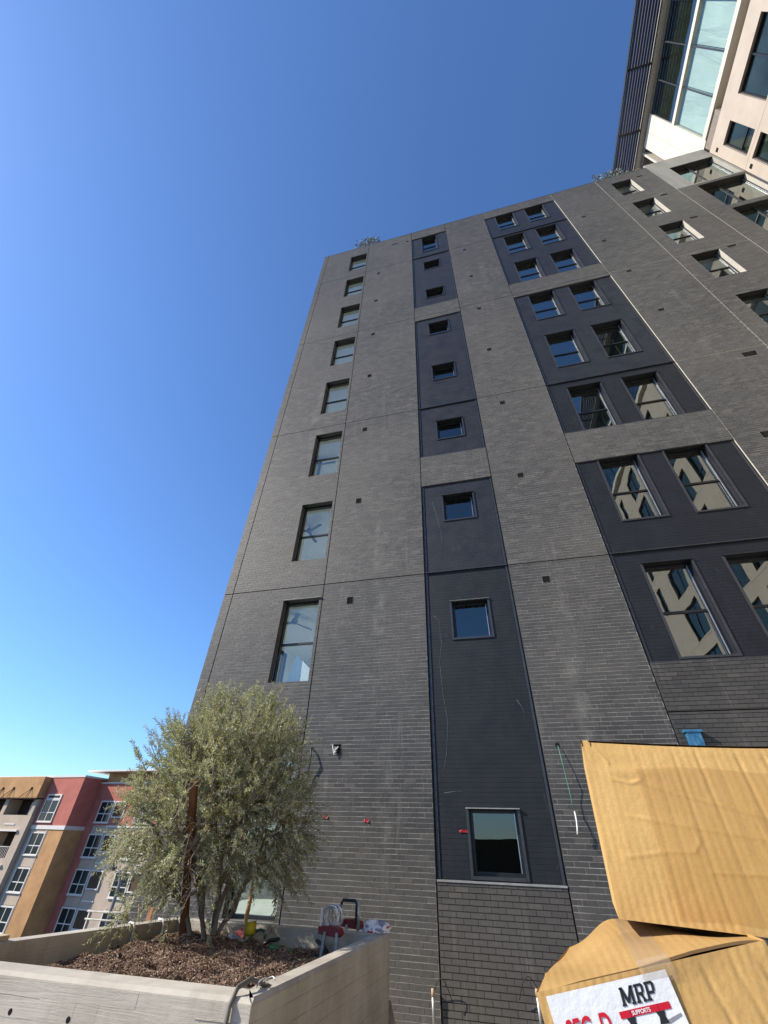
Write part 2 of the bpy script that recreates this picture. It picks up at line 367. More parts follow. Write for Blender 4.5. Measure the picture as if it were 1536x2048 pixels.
# --- mortar bed: thin sheet on the panel fronts
for i in range(len(VJ)-1):
    hj = list(HJ)
    if i >= 5: hj = sorted(hj+[1.96])
    for a, b in zip(hj, hj[1:]):
        if i == 8 and a > 23: continue
        xa, xb, za, zb = VJ[i]+(G if i else 0)+.006, VJ[i+1]-G-.006, a+G+.006, b-(G if b < 27 else 0)-.006
        for c in cells(xa, xb, za, zb, openings+zones+vent_rect): q = MB() if i in (3, 5) and b < 7 else MORT; q.box(c[0], c[1], -.0006, .003, c[2], c[3]); q is MORT or q.build('mortar_bed', M['dark_mortar'], bb)
MORT.build('mortar_bed', M['mortar'], bb)
# body: sides, back, roof, floor slabs, roof coping
tb = simple('rendered_side', (.10, .095, .088), .85, .3, var=.25, vscale=.8)
light_op = [(.30, 3.5, H0+ST*n-2.45, H0+ST*n+.05) for n in range(9)]; m = MB()  # side openings added out of view so sunlight brightens the corner rooms
for c in cells(.17, 14, GZ, ROOF, light_op): m.box(BX0, BX0+.2, c[0], c[1], c[2], c[3])
m.build('wall', tb, bb)
for a, b, c, d in light_op:
    m = MB(); m.box(BX0+.1, BX0+.15, a, a+.05, c, d); m.box(BX0+.1, BX0+.15, b-.05, b, c, d); m.box(BX0+.1, BX0+.15, a+.05, b-.05, c, c+.05); m.box(BX0+.1, BX0+.15, a+.05, b-.05, d-.05, d); o = m.build('window', M['blackmetal'], bb)  # unseen window frame, added with its opening to light the room
    MB().box(BX0+.12, BX0+.13, a+.05, b-.05, c+.05, d-.05).build('pane', M['glass_clear'], o)
MB().box(BX0+.2, 20, 13.8, 14, GZ, ROOF).build('wall', tb, bb)
MB().box(BX0+.2, BX1+.01, .17, 13.8, 26.62, 26.9).build('roof', M['lightconc'], bb)
MB().box(BX0-.012, VJ[8]-.02, -.010, .19, ROOF+.001, ROOF+.035).build('coping', simple('coping_metal', (.10, .097, .09), .5, .5, .2), bb)
MB().box(BX0+.01, BX1, .0, .165, GZ, TZ-.31).build('wall', tb, bb)

# --- windows
def sash_window(x0, x1, z0, z1, kind, proto={}):
    w_, h_ = x1-x0, z1-z0; key = (kind, round(w_, 3), round(h_, 3)); c = ((x0+x1)/2, .2, (z0+z1)/2)
    if key in proto:
        src, sc = proto[key]; return copy_part(src, bb, (c[0]-sc[0], c[1]-sc[1], c[2]-sc[2]))
    fw = .045; m = MB(); y0, y1 = .168, .262
    m.box(x0, x0+fw, y0, y1, z0, z1); m.box(x1-fw, x1, y0, y1, z0, z1); m.box(x0+fw, x1-fw, y0, y1, z1-fw, z1); m.box(x0+fw, x1-fw, y0, y1, z0, z0+fw)
    m.box(x0, x1, .05 if kind in ('strip', 'pair') else .002, y0, z1-.006, z1+.001)
    # dark liners of the opening behind the masonry return
    if kind in ('strip', 'pair'):
        m.box(x0-.004, x0+.008, .05, y0, z0, z1); m.box(x1-.008, x1+.004, .05, y0, z0, z1)
    o = m.build('window', M['blackmetal'], bb, origin=c)
    g = M['glass_strip'] if kind == 'strip' else M['glass_dark'] if kind in ('pair', 'balcony') else M['glass']
    xi0, xi1, zi0, zi1 = x0+fw, x1-fw, z0+fw, z1-fw
    e = MB()                      # bright sash edges catching the sun
    if kind == 'balcony':
        xm = x0+.445*w_
        for a, b in ((xi0, xm-.03), (xm+.03, xi1)): MB().box(a, b, .212, .222, zi0, zi1).build('pane', g, o)
        MB().box(xm-.028, xm+.028, .19, .25, zi0, zi1).build('mullion', M['blackmetal'], o)
    elif h_ > 1.2:
        zm = z0+h_*(.47 if h_ < 2.2 else .62)
        MB().box(xi0, xi1, .226, .236, zi0, zm-.02).build('pane', g, o); MB().box(xi0, xi1, .206, .216, zm+.02, zi1).build('pane', g, o)
        MB().box(xi0, xi1, .196, .25, zm-.022, zm+.022).build('sash_rail', M['blackmetal'], o)
    else: MB().box(xi0, xi1, .212, .222, zi0, zi1).build('pane', g, o)
    e.box(xi1-.012, xi1-.001, .178, .205, zi0, zi1)
    e.build('sash_edge', M['alu'], o)
    proto[key] = (o, c); return o
def trims(x0, x1, z0, z1):
    m = MB(); t_ = .042; y0, y1 = .020, .05
    m.box(x0-t_, x0-.001, y0, y1, z0-t_, z1+.006); m.box(x1+.001, x1+t_, y0, y1, z0-t_, z1+.006); m.box(x0-.001, x1+.001, y0-.004, .16, z0-t_, z0-.001); return m
for kind, n, x0, x1, z0, z1 in wins:
    o = sash_window(x0, x1, z0, z1, kind)
    if kind in ('strip', 'pair'):
        t_ = trims(x0, x1, z0, z1).build('window_trim', M['darktrim'], bb)
        MB().box(x0-.045, x1+.045, -.004, .05, z1+.008, z1+.014).build('head_flashing', M['flash'] if (kind == 'strip' and n < 2) else M['darktrim'], bb)
        if kind == 'strip' and n == 0: MB().box(x0-.045, x1+.045, -.010, -.004, z1+.000, z1+.014).build('head_flashing', M['flash'], bb)
    if kind == 'col' and n < 2: MB().box(x0-.02, x1+.05, -.045, .01, z1+.002, z1+.010).build('head_flashing', M['flash'], bb)
# --- vents
vp = {}; M['vflange'] = simple('vent_flange', (.10, .098, .09), .6, .4, var=.2); M['louver'] = simple('vent_louver', (.05, .05, .045), .6, .4)
for x, z, a, b in vents:
    key = (a, b)
    if key not in vp:
        m = MB(); m.box(x-a/2, x+a/2, .10, .12, z-b/2, z+b/2)
        o = m.build('wall_vent', M['ventdark'], bb, origin=(x, 0, z)); q = MB()
        for s_ in range(4):
            zz = z-b/2+b*(s_+.5)/4; q.obox((x, .03, zz), (a/2-.004, 0, 0), (0, .018, -.014), (0, .001, .0015))
        q.build('louver', M['louver'], o)
        f = MB(); f.box(x-a/2, x-a/2+.008, -.006, .1, z-b/2, z+b/2); f.box(x+a/2-.008, x+a/2, -.006, .1, z-b/2, z+b/2); f.box(x-a/2+.008, x+a/2-.008, -.006, .1, z-b/2, z-b/2+.008); f.box(x-a/2+.008, x+a/2-.008, -.006, .1, z+b/2-.008, z+b/2)
        f.build('vent_frame', M['vflange'], o); vp[key] = (o, x, z)
    else:
        o, x0, z0 = vp[key]; copy_part(o, bb, (x-x0, 0, z-z0))
# --- rooms seen through the glass
def room(x0, x1, z0, z1, d, left=None):
    m = MB(); y0 = .265; v = [(x0, y0, z0), (x1, y0, z0), (x1, d, z0), (x0, d, z0), (x0, y0, z1), (x1, y0, z1), (x1, d, z1), (x0, d, z1)]
    m.add(v, [(0, 1, 2, 3)], 1); m.add(v, [(4, 7, 6, 5), (3, 2, 6, 7), (1, 5, 6, 2)], 0)
    for c in cells(y0, d, z0, z1, [left] if left else []): m.add([(x0, c[0], c[2]), (x0, c[1], c[2]), (x0, c[1], c[3]), (x0, c[0], c[3])], [(0, 1, 2, 3)], 0)
    # inner face of the outer wall round the windows is closed by the masonry panels
    return m.build('room', [M['drywall'], M['floorin']], bb)
for n in range(0, 9):
    zf = H0+ST*n-2.55; zc = zf+2.78
    if n == 8: zc = min(zc, 26.6)
    room(-6.265, -2.9, zf, zc, 4.6, light_op[n]); room(-1.2, .56, zf, zc, 2.6)
    if n: room(2.2, 6.6, zf, zc, 5); room(7.6, 10.6, zf, zc, 4.5)
    if n > 0: room(10.9, 13.4, zf, zc, 4.5)

# ------------------------------------------------------------------ ceiling fans behind the left window column
M['fan'] = simple('grey_fan', (.16, .17, .19), .5, .4)
def fan(c, rot, label):
    t = thing('ceiling_fan', c, label, 'ceiling fan', 'ceiling fans behind the tall windows')
    x, y, z = c
    MB().lathe(c, [(.001, .12), (.06, .11), (.085, .05), (.07, -.02), (.001, -.03)], 14).build('motor', M['fan'], t, True)
    MB().tube([(x, y, z+.1), (x, y, z+.235)], .014, 8).build('downrod', M['fan'], t)
    for k in range(3):
        a = rot+k*2*math.pi/3; d = Vector((math.cos(a), math.sin(a), 0)); s_ = Vector((-math.sin(a), math.cos(a), .22)).normalized()
        p = Vector(c); v = [p+d*.06+s_*.045, p+d*.06-s_*.045, p+d*.56-s_*.075, p+d*.62, p+d*.56+s_*.06]
        MB().poly(v, (0, 0, .008)).build('blade', M['fan'], t)
lv = ['second', 'third', 'fourth', 'fifth']
for n in (1, 2, 3):
    fan((-4.93-.06*n, 1.15+.05*n, H0+ST*n-2.55+2.78-.24), .6+.5*n, 'grey three-bladed ceiling fan behind the %s window up beside the building corner' % lv[n-1])
# added white sheet, shaped like the bright patch of light behind the pane
p = MB(); yb = .246
p.poly([(-4.45, yb, 2.80), (-4.30, yb+.02, 3.45), (-4.16, yb+.02, 2.80)], (0, .004, 0)); p.poly([(-4.158, yb+.02, 2.80), (-4.298, yb+.02, 3.45), (-3.83, yb, 3.02), (-3.83, yb, 2.80)], (0, .004, 0))
tag(p.build('light_patch_sheet', simple('light_patch_white', (.8, .82, .78), .8, .2, var=.03)), 'added white sheet shaped as a light patch inside a window above the olive tree', 'light patch')

# ------------------------------------------------------------------ tan wing
WX = 13.5; wg = thing('tan_wing', (17, -16, GZ), 'tall tan rendered wing with glazed top storeys and slatted roof overhang', 'building')
hol = []; wwin = []
for k in range(0, 9):
    z0 = 23.7-ST*k
    for j in range(0, 6):
        yo = -6.1*j
        a = (-1.33+yo, -.45+yo, z0, z0+2.1) if k != 1 else (-1.33+yo, -.45+yo, z0+.3, z0+2.62)
        b_ = (-4.53+yo, -2.2+yo, z0-.1, z0+2.1)
        if (j+k) % 3 != 2 or j == 0: hol.append(a); wwin.append(a)
        hol.append(b_) if j else hol.append(b_); wwin.append(b_)
YE = -36
m = MB(); z = 26.82
zj = [GZ]+[23.5-6.1*k for k in range(4, -1, -1)]+[26.82]
for a, b in zip(zj, zj[1:]):
    m = MB()
    for c in cells(YE, -.0, a+.008, b-.008, hol): m.box(WX, WX+.2, c[0], c[1], c[2], c[3])
    m.build('wall_panel', M['tan'], wg)
MB().box(WX+.2, WX+.3, YE, -.02, GZ, 26.8).build('room_wall', simple('grey_room_wall', (.17, .18, .18), .9, .2, var=.35, vscale=.9), wg)
pr = {}
for y0, y1, z0, z1 in wwin:
    key = (round(y1-y0, 2), round(z1-z0, 2))
    if key in pr:
        src, s_ = pr[key]; copy_part(src, wg, (0, y0-s_[0], z0-s_[1])); continue
    f = .05; m = MB(); X0, X1 = WX+.10, WX+.17
    m.box(X0, X1, y0, y0+f, z0, z1); m.box(X0, X1, y1-f, y1, z0, z1); m.box(X0, X1, y0+f, y1-f, z0, z0+f); m.box(X0, X1, y0+f, y1-f, z1-f, z1)
    if y1-y0 > 1.5: m.box(X0, X1, (y0+y1)/2-.03, (y0+y1)/2+.03, z0+f, z1-f)
    else: m.box(X0, X1, y0+f, y1-f, z0+.7, z0+.75)
    o = m.build('window', M['blackmetal'], wg, origin=(WX, y0, z0))
    if y1-y0 > 1.5:
        ym = (y0+y1)/2
        for a, b in ((y0+f, ym-.03), (ym+.03, y1-f)): MB().box(WX+.13, WX+.14, a, b, z0+f, z1-f).build('pane', M['glass_wing'], o)
    else:
        MB().box(WX+.13, WX+.14, y0+f, y1-f, z0+f, z0+.7).build('pane', M['glass_wing'], o); MB().box(WX+.13, WX+.14, y0+f, y1-f, z0+.75, z1-f).build('pane', M['glass_wing'], o)
    pr[key] = (o, (y0, z0))
for z in [26.18-ST*k for k in range(0, 8)]:
    MB().box(WX-.012, WX+.0, -.29, -.13, z-.09, z+.09).build('wall_vent', M['ventdark'], wg)
# shadow gap and glazed storeys
MB().box(WX+.32, WX+.5, YE, -.0, 26.80, 27.42).build('recess_band', M['tan'], wg)
MB().box(WX+.02, WX+.31, -1.5, -.06, 26.86, 27.38).build('ledge_block', simple('brown_ledge', (.20, .17, .14), .8, .3), wg)
MB().box(WX-.05, WX+.5, YE, -.36, 27.42, 27.74).build('slab_edge', M['cream'], wg)
MB().box(WX-.03, WX+.5, YE, -.36, 31.22, 31.50).build('slab_edge', M['cream'], wg)
MB().box(WX+.12, WX+.5, YE, 9, 34.76, 35.25).build('slab_edge', simple('brown_soffit', (.20, .165, .13), .8, .3), wg)
MB().box(WX-.06, WX+.5, YE, 9, 35.26, 35.95).build('fascia', M['cream'], wg)
MB().box(WX, WX+.5, -.355, .46, 27.425, 34.755).build('wall', M['cream'], wg); MB().box(WX, WX+.5, .475, 1.22, 27.0, 34.755).build('wall', M['cream'], wg)
MB().box(WX, WX+.5, 1.225, 9, 27.0, 31.3).build('wall', M['cream'], wg)
MB().box(WX, WX+.5, 1.5, 1.6, 31.31, 34.755).build('wall', M['cream'], wg)
film = NT('plastic_film'); fz = film.noise(1.3, 6, .6, (1, 1, .16), 1.2)
film.set(.35, .5, 0, film.ramp(fz, [(.3, (.50, .54, .50)), (.7, (.66, .70, .66))])); film.bump(fz, .7, .12)
for j in range(24):
    y1 = -.38-1.49*j; y0 = y1-1.49
    for a, b, g in ((27.75, 31.21, 1), (31.51, 34.75, 2)):
        m = MB(); m.box(WX+.02, WX+.10, y0, y0+.05, a, b); o = m.build('mullion', M['darktrim'], wg)
        MB().box(WX+.05, WX+.06, y0+.05, y1, a, b).build('pane', M['glass_clear'] if g == 1 else M['glass_dark'], o)
        if g == 1 and j < 8: MB().box(WX+.20, WX+.21, y0+.03, y1, a+.02, b-.02).build('plastic_film', film.m, o)
MB().box(WX+1.6, WX+1.7, YE, 9, 27, 35).build('room_wall', M['joint'], wg); MB().box(WX+.30, WX+.34, YE, -.4, 31.52, 34.74).build('blind', simple('olive_blind', (.24, .23, .13), .9, .2, var=.2, vscale=2), wg)
MB().box(WX+.02, WX+8, YE, 13.7, 35.96, 36.1).build('roof', M['cream'], wg)
MB().box(WX+.0, WX+8, YE-.2, YE-.01, GZ, 35.9).build('wall', M['tan'], wg)
# slatted overhang
ZT = 35.55; XO = 12.12
for k in range(9):
    x = XO+.12+k*.148; MB().box(x, x+.082, YE, 5.2, ZT, ZT+.14).build('slat', M['slat'], wg)
MB().box(XO-.03, XO+.05, YE, 5.2, ZT-.03, ZT+.20).build('edge_beam', M['darktrim'], wg)
for j in range(-2, 12):
    y = -2.45-2.98*j; MB().box(XO+.055, WX-.065, y-.05, y+.05, ZT+.145, ZT+.25).build('outrigger', M['darktrim'], wg)

# ------------------------------------------------------------------ red apartment building across the street
k_ = .459; OC = CAM+k_*np.array([-106.88, 103.77, 12.0]); ang = R(-4.0)
U = np.array([math.cos(ang), math.sin(ang), 0]); Nn = np.array([math.sin(ang), -math.cos(ang), 0])   # Nn points to the viewer
rb = thing('red_apartment_building', (OC[0], OC[1]+6, GZ), 'red and ochre stucco apartment block with white framed windows', 'building')
M['red'] = simple('red_stucco', (.46, .155, .118), .9, .2, var=.14, vscale=1.0, bump=.2, bscale=12)
M['ochre'] = simple('ochre_stucco', (.47, .265, .12), .9, .2, var=.2, vscale=.9, bump=.2, bscale=12)
M['taupe'] = simple('taupe_stucco', (.48, .38, .29), .9, .2, var=.12, vscale=.9)
M['whitetrim'] = simple('white_trim', (.68, .64, .58), .7, .3, var=.05)
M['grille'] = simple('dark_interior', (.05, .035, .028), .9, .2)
def pb(m, u0, u1, d0, d1, z0, z1, mi=0):     # box in building axes: u along, d toward the viewer, from OC
    c = np.array([OC[0], OC[1], 0])+U*(u0+u1)/2+Nn*(d0+d1)/2+np.array([0, 0, (z0+z1)/2])
    m.obox(c, U*(u1-u0)/2, Nn*(d1-d0)/2, (0, 0, (z1-z0)/2), mi); return m
def PB(name, mat, *a, parent=None): return pb(MB(), *a).build(name, mat, parent or rb)
def rwin(u0, u1, z0, z1, d, head=False):
    f = .12; m = MB()
    pb(m, u0, u0+f, d+.01, d+.10, z0, z1); pb(m, u1-f, u1, d+.01, d+.10, z0, z1); pb(m, u0+f, u1-f, d+.01, d+.10, z1-f, z1); pb(m, u0-.05, u1+.05, d+.01, d+.16, z0-.11, z0)
    pb(m, u0+f, u1-f, d+.01, d+.09, z0, z0+.06)
    o = m.build('window', M['whitetrim'], rb); a, b, z2 = u0+f, u1-f, z0+.06; um = (a+b)/2; zm = z2+(z1-f-z2)*.40
    q = MB(); pb(q, um-.04, um+.04, d+.02, d+.08, z2, z1-f); pb(q, a, um-.04, d+.02, d+.08, zm-.04, zm+.04); pb(q, um+.04, b, d+.02, d+.08, zm-.04, zm+.04); q.build('muntin', M['whitetrim'], o)
    for p0, p1, z3, z4 in ((a, um-.04, z2, zm-.04), (um+.04, b, z2, zm-.04), (a, um-.04, zm+.04, z1-f), (um+.04, b, zm+.04, z1-f)):
        pb(MB(), p0, p1, d+.03, d+.045, z3, z4).build('pane', M['glass_far'], o)
    return o
# front block
PB('wall', M['red'], -5.15, 0, -9, 0, .98, 5.6); PB('coping', M['whitetrim'], -16, .06, -9, .06, 5.601, 5.80); PB('trim_band', M['whitetrim'], -5.1, .06, -9, .07, .62, .979)
PB('wall', M['ochre'], -2.36, 0, -9, -.002, GZ, .62); PB('wall', M['taupe'], -5.15, -2.365, -9, -.03, GZ, .618)
PB('window_surround', M['whitetrim'], -4.68, -4.58, -.03, .03, -14, .55); PB('window_surround', M['whitetrim'], -2.42, -2.366, -.03, .04, -14, .55)
w1 = rwin(-4.62, -2.36, 1.32, 3.42, 0); PB('header_vent', M['whitetrim'], -4.62, -2.36, .005, .08, 3.44, 3.92); PB('header_vent', M['grille'], -4.4, -2.6, .081, .09, 3.56, 3.78)
for k in range(4):
    rwin(-4.55, -2.45, -1.62-ST*k, .36-ST*k, -.03); PB('spandrel', M['taupe'], -4.5, -2.5, -.03, .01, -2.62-ST*k, -1.80-ST*k)
# ochre bay and balconies to its left
PB('bay', M['ochre'], -16, -5.2, -8, .95, 3.50, 5.6); PB('bay_edge', M['grille'], -16, -5.25, -1, .93, 3.40, 3.499)
PB('bay', M['red'], -20, -16.01, -8, .9, -3, 5.6)
for uu in (-14.4, -11.4, -9.6, -6.6):
    q = MB(); p0 = np.array([OC[0], OC[1], 0])+U*uu+Nn*.97+np.array([0, 0, 4.45]); q.lathe(p0, [(.001, .1), (.11, .08), (.11, -.08), (.001, -.1)], 8)
    q.bar(p0, p0+U*.25+Nn*.5+np.array([0, 0, -.9]), .05); q.bar(p0, p0-U*.9+Nn*.35+np.array([0, 0, -.95]), .05); q.build('brace', M['grille'], rb)
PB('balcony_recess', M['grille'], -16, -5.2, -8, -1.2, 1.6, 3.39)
for uu in (-12.9, -8.2): PB('balcony_door', M['whitetrim'], uu, uu+1.3, -1.19, -1.1, 1.6, 3.2); PB('balcony_door', M['glass_far'], uu+1.35, uu+2.3, -1.19, -1.1, 1.6, 3.2)
for uu in (-5.9, -10.6): PB('pier', M['taupe'], uu, uu+.6, -1.18, .5, 1.86, 3.39)
for a, b in ((-16, -9.7), (-6.35, -5.2)): PB('wall', M['taupe'], a, b, -8, .55, GZ, 1.85)
PB('wall', M['taupe'], -9.7, -6.35, -8, .55, .5, 1.85)
for k in range(5):
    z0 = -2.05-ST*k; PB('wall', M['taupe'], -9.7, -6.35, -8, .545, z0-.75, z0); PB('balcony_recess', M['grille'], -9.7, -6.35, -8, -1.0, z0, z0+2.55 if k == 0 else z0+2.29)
    PB('lintel', M['whitetrim'], -9.9, -6.2, .55, .75, z0+2.38, z0+2.55); q = MB()
    for s_ in np.linspace(-9.65, -6.4, 14): pb(q, s_-.015, s_+.015, .48, .52, z0, z0+1.0)
    pb(q, -9.7, -6.35, .46, .54, z0+1.0, z0+1.05); q.build('railing', M['whitetrim'], rb)
for a in (-12.6, -8.9): PB('header_vent', M['whitetrim'], a, a+1.7, .56, .60, .93, 1.05)
# set-back wing right of the shaded return wall
dS = -2.57
PB('wall', M['red'], .0, 14, -12, dS, 1.16, 5.2); PB('wall', M['red'], .0, 1.18, -12, dS-.002, GZ, 1.155); PB('wall', M['taupe'], 1.185, 14, -12, dS-.03, GZ, .99)
PB('trim_band', M['whitetrim'], 3.2, 14, -12, dS+.05, 1.0, 1.155); PB('wall', M['taupe'], 1.185, 3.19, -12, dS-.03, 1.0, 1.15)
PB('wall', M['ochre'], .35, 14, -12, dS-.4, 5.36, 6.36); PB('trim_band', M['whitetrim'], .02, 14, -12, dS+.06, 5.201, 5.355); PB('eave', M['whitetrim'], -1.9, 14, -12, dS+.95, 6.365, 6.53)
def opening(u0, u1, z0, z1, d, mat):
    f = .11; m = MB(); pb(m, u0, u0+f, d+.01, d+.10, z0, z1); pb(m, u1-f, u1, d+.01, d+.10, z0, z1); pb(m, u0+f, u1-f, d+.01, d+.10, z1-f, z1); pb(m, u0+f, u1-f, d+.01, d+.12, z0, z0+f)
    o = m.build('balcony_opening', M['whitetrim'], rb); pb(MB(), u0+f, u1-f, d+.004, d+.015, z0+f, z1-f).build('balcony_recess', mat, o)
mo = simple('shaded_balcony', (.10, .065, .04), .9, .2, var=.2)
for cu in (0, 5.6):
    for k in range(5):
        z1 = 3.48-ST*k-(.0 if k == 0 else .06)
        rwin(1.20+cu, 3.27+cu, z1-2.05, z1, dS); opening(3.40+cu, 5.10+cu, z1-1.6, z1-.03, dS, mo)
        if k: PB('header_vent', M['whitetrim'], 3.5+cu, 5.0+cu, dS, dS+.04, z1-2.55, z1-2.43)
        if k: PB('spandrel', M['taupe'], 1.3+cu, 3.2+cu, dS-.03, dS+.01, z1-2.95, z1-2.25)

# ------------------------------------------------------------------ concrete planter  (laid out at rim height, 25 cm steps)
def conc():
    t = NT('board_formed_concrete'); g = t.noise(2.2, 5, .6); c = t.ramp(g, [(.3, (.36, .32, .26)), (.7, (.52, .475, .40))])
    wz = t.noise(5, 6, .65, (.35, .35, 6), 1.5); c = t.mix(c, (.29, .255, .205), t.ramp(wz, [(.5, 0.), (.75, .22)])); sp = t.noise(70, 3, .7); c = t.mix(c, (.14, .13, .11), t.ramp(sp, [(.66, 0.), (.8, .6)])); sn_ = t.noise(2.6, 6, .7, (1.2, 1.2, .35)); c = t.mix(c, (.20, .165, .115), t.ramp(sn_, [(.48, 0.), (.75, .55)]))
    t.set(.85, .3, 0, c); b1 = t.bump(wz, .5, .010); t.bump(t.noise(85, 5, .75), .5, .005, b1); return t.m
M['conc'] = conc()
RZ = -.65
FR, BR, BL, FL = (-1.686, -4.759), (-1.511, -1.934), (-4.245, -1.934), (-4.845, -4.817)
pl = thing('concrete_planter', (-3.1, -3.4, TZ), 'large board-formed concrete planter box with an olive tree growing in it', 'planter')
def inset(p, q, d):      # shift segment p-q inward (left side) by d
    v = np.array(q)-np.array(p); v /= np.linalg.norm(v); n_ = np.array([-v[1], v[0]]); return np.array(p)+n_*d, np.array(q)+n_*d
def isect(a, b, c, d):
    a, b, c, d = map(np.array, (a, b, c, d)); r_ = b-a; s_ = d-c; t = ((c-a)[0]*s_[1]-(c-a)[1]*s_[0])/(r_[0]*s_[1]-r_[1]*s_[0]); return a+r_*t
out_ = [np.array(FL), np.array(FR), np.array(BR), np.array(BL)]; th = [.21, .145, .185, .17]
ins = [inset(out_[i], out_[(i+1) % 4], th[i]) for i in range(4)]
inn = [isect(*ins[i-1], *ins[i]) for i in range(4)]
CHM = .022
def wall_seg(i, nm):
    a, b, c, d = out_[i], out_[(i+1) % 4], inn[(i+1) % 4], inn[i]
    v = (b-a)/np.linalg.norm(b-a); n_ = np.array([-v[1], v[0]])
    a2, b2 = a+n_*CHM, b+n_*CHM
    P = lambda p, z: (p[0], p[1], z)
    m = MB(); m.add([P(a, TZ), P(b, TZ), P(b, RZ-CHM), P(a, RZ-CHM), P(a2, RZ), P(b2, RZ), P(c, RZ), P(d, RZ), P(c, TZ), P(d, TZ)], [(0, 1, 2, 3), (3, 2, 5, 4), (4, 5, 6, 7), (7, 6, 8, 9), (0, 3, 4, 7, 9), (1, 8, 6, 5, 2)])
    o = m.build(nm, M['conc'], pl)
    L = np.linalg.norm(b-a); zc = RZ-CHM-.004; row = 0
    while zc > TZ+.05 and i in (0, 1):
        hb = [.075, .098, .092, .095, .09][row % 5]; xx = 0.0
        if i == 0: cuts = [0]+sorted(random.uniform(.5, L-.4) for _ in range(3))+[L]
        else: cuts = [0]+sorted(random.uniform(.4, L-.4) for _ in range(3))+[L]
        for s0, s1 in zip(cuts, cuts[1:]):
            if s1-s0 < .12: continue
            pr_ = random.uniform(.0006, .0022); q0 = a+v*s0; q1 = a+v*s1; mid = (q0+q1)/2-n_*(pr_/2)
            tl = random.uniform(-.0008, .0008)
            MB().obox((mid[0], mid[1], zc-hb/2), (v[0]*(s1-s0-.0006)/2, v[1]*(s1-s0-.0006)/2, tl), (n_[0]*(pr_/2+.002), n_[1]*(pr_/2+.002), 0), (0, 0, hb/2-.0004)).build('board_imprint', M['conc'], o)
        if row:       # raised mortar fin left between two form boards, broken in places
            s0 = 0.0
            while s0 < L-.1:
                s1 = min(L, s0+random.uniform(.10, .5)); e_ = random.uniform(.0022, .0042)
                if random.random() < .72:
                    q0 = a+v*s0; q1 = a+v*s1; mid = (q0+q1)/2-n_*e_; MB().obox((mid[0], mid[1], zc+random.uniform(-.0015, .0015)), (v[0]*(s1-s0)/2, v[1]*(s1-s0)/2, random.uniform(-.002, .002)), (n_[0]*e_, n_[1]*e_, 0), (0, 0, random.uniform(.0012, .0026))).build('seam_fin', M['conc'], o)
                s0 = s1
        zc -= hb; row += 1
    if i == 0:               # form-tie holes
        for k in range(9):
            s_ = L-.32-k*.47; q = a+v*s_-n_*.0050; zt = RZ-.175
            m = MB(); m.tube([(q[0], q[1], zt), (q[0]+n_[0]*.001, q[1]+n_[1]*.001, zt)], .016, 12); m.build('tie_hole', M['ventdark'], o)
    return o
for i, nm in enumerate(('wall', 'wall', 'wall', 'wall')): wall_seg(i, nm)
# soil and mulch
SZ = -.80
def soil_h(x, y):
    h = SZ+.03*np.sin(x*2.1+.5)*np.cos(y*1.7)+.10*np.exp(-(((x+3.28)/.65)**2+((y+2.84)/.5)**2))+.05*np.exp(-(((x+3.6)/.8)**2+((y+3.6)/.5)**2))
    h = h+.035*np.sin(x*9+y*4)*np.sin(y*8-x*3)+.02*np.sin(x*21+1.3*y)*np.sin(y*17+2)
    return h-.10*np.clip((-3.95-x)/.6, 0, 1)
soilm = NT('mulch_soil'); sn = soilm.noise(24, 6, .7); soilm.set(.95, .2, 0, soilm.ramp(sn, [(.3, (.07, .042, .03)), (.7, (.26, .165, .115))])); soilm.bump(soilm.noise(38, 6, .75), 1.0, .03)
N1 = 110; gx = np.linspace(0, 1, N1); uu, vv = np.meshgrid(gx, gx); q = [np.array(p) for p in inn]
XY = (q[0][None, None]*(1-uu)[..., None]*(1-vv)[..., None]+q[1]*(uu*(1-vv))[..., None]+q[2]*(uu*vv)[..., None]+q[3]*((1-uu)*vv)[..., None])
Zs = soil_h(XY[..., 0], XY[..., 1])+rng.normal(0, .006, uu.shape)
idx = np.arange(N1*N1).reshape(N1, N1); Fs = np.stack([idx[:-1, :-1], idx[:-1, 1:], idx[1:, 1:], idx[1:, :-1]], -1).reshape(-1, 4)
so_ = npmesh('soil', np.c_[XY.reshape(-1, 2), Zs.ravel()], Fs, soilm.m, pl, smooth=True); so_['kind'] = 'stuff'
nc = 34000; a, b = rng.random(nc), rng.random(nc)**1.25
cxy = q[0]*((1-a)*(1-b))[:, None]+q[1]*(a*(1-b))[:, None]+q[2]*(a*b)[:, None]+q[3]*((1-a)*b)[:, None]
cz_ = soil_h(cxy[:, 0], cxy[:, 1])+rng.uniform(.0, .012, nc)
def frames(n, tilt):
    th_ = rng.uniform(0, 2*np.pi, n); t = rng.normal(0, tilt, n); u1 = np.c_[np.cos(th_)*np.cos(t), np.sin(th_)*np.cos(t), np.sin(t)]
    rr = rng.normal(0, tilt, n); v0 = np.c_[-np.sin(th_), np.cos(th_), np.zeros(n)]; w0 = np.cross(u1, v0); v1 = v0*np.cos(rr)[:, None]+w0*np.sin(rr)[:, None]; return u1, v1, np.cross(u1, v1)
u1, v1, w1_ = frames(nc, .5); Lc = rng.uniform(.004, .014, nc)[:, None]; Wc = rng.uniform(.0018, .0045, nc)[:, None]; Tc = .0022
c0 = np.c_[cxy, cz_]
V = np.stack([c0-u1*Lc-v1*Wc, c0+u1*Lc-v1*Wc, c0+u1*Lc+v1*Wc, c0-u1*Lc+v1*Wc, c0-u1*Lc*.8+w1_*Tc*2-v1*Wc*.6, c0+u1*Lc*.8+w1_*Tc*2-v1*Wc*.6, c0+u1*Lc*.8+w1_*Tc*2+v1*Wc*.6, c0-u1*Lc*.8+w1_*Tc*2+v1*Wc*.6], 1)
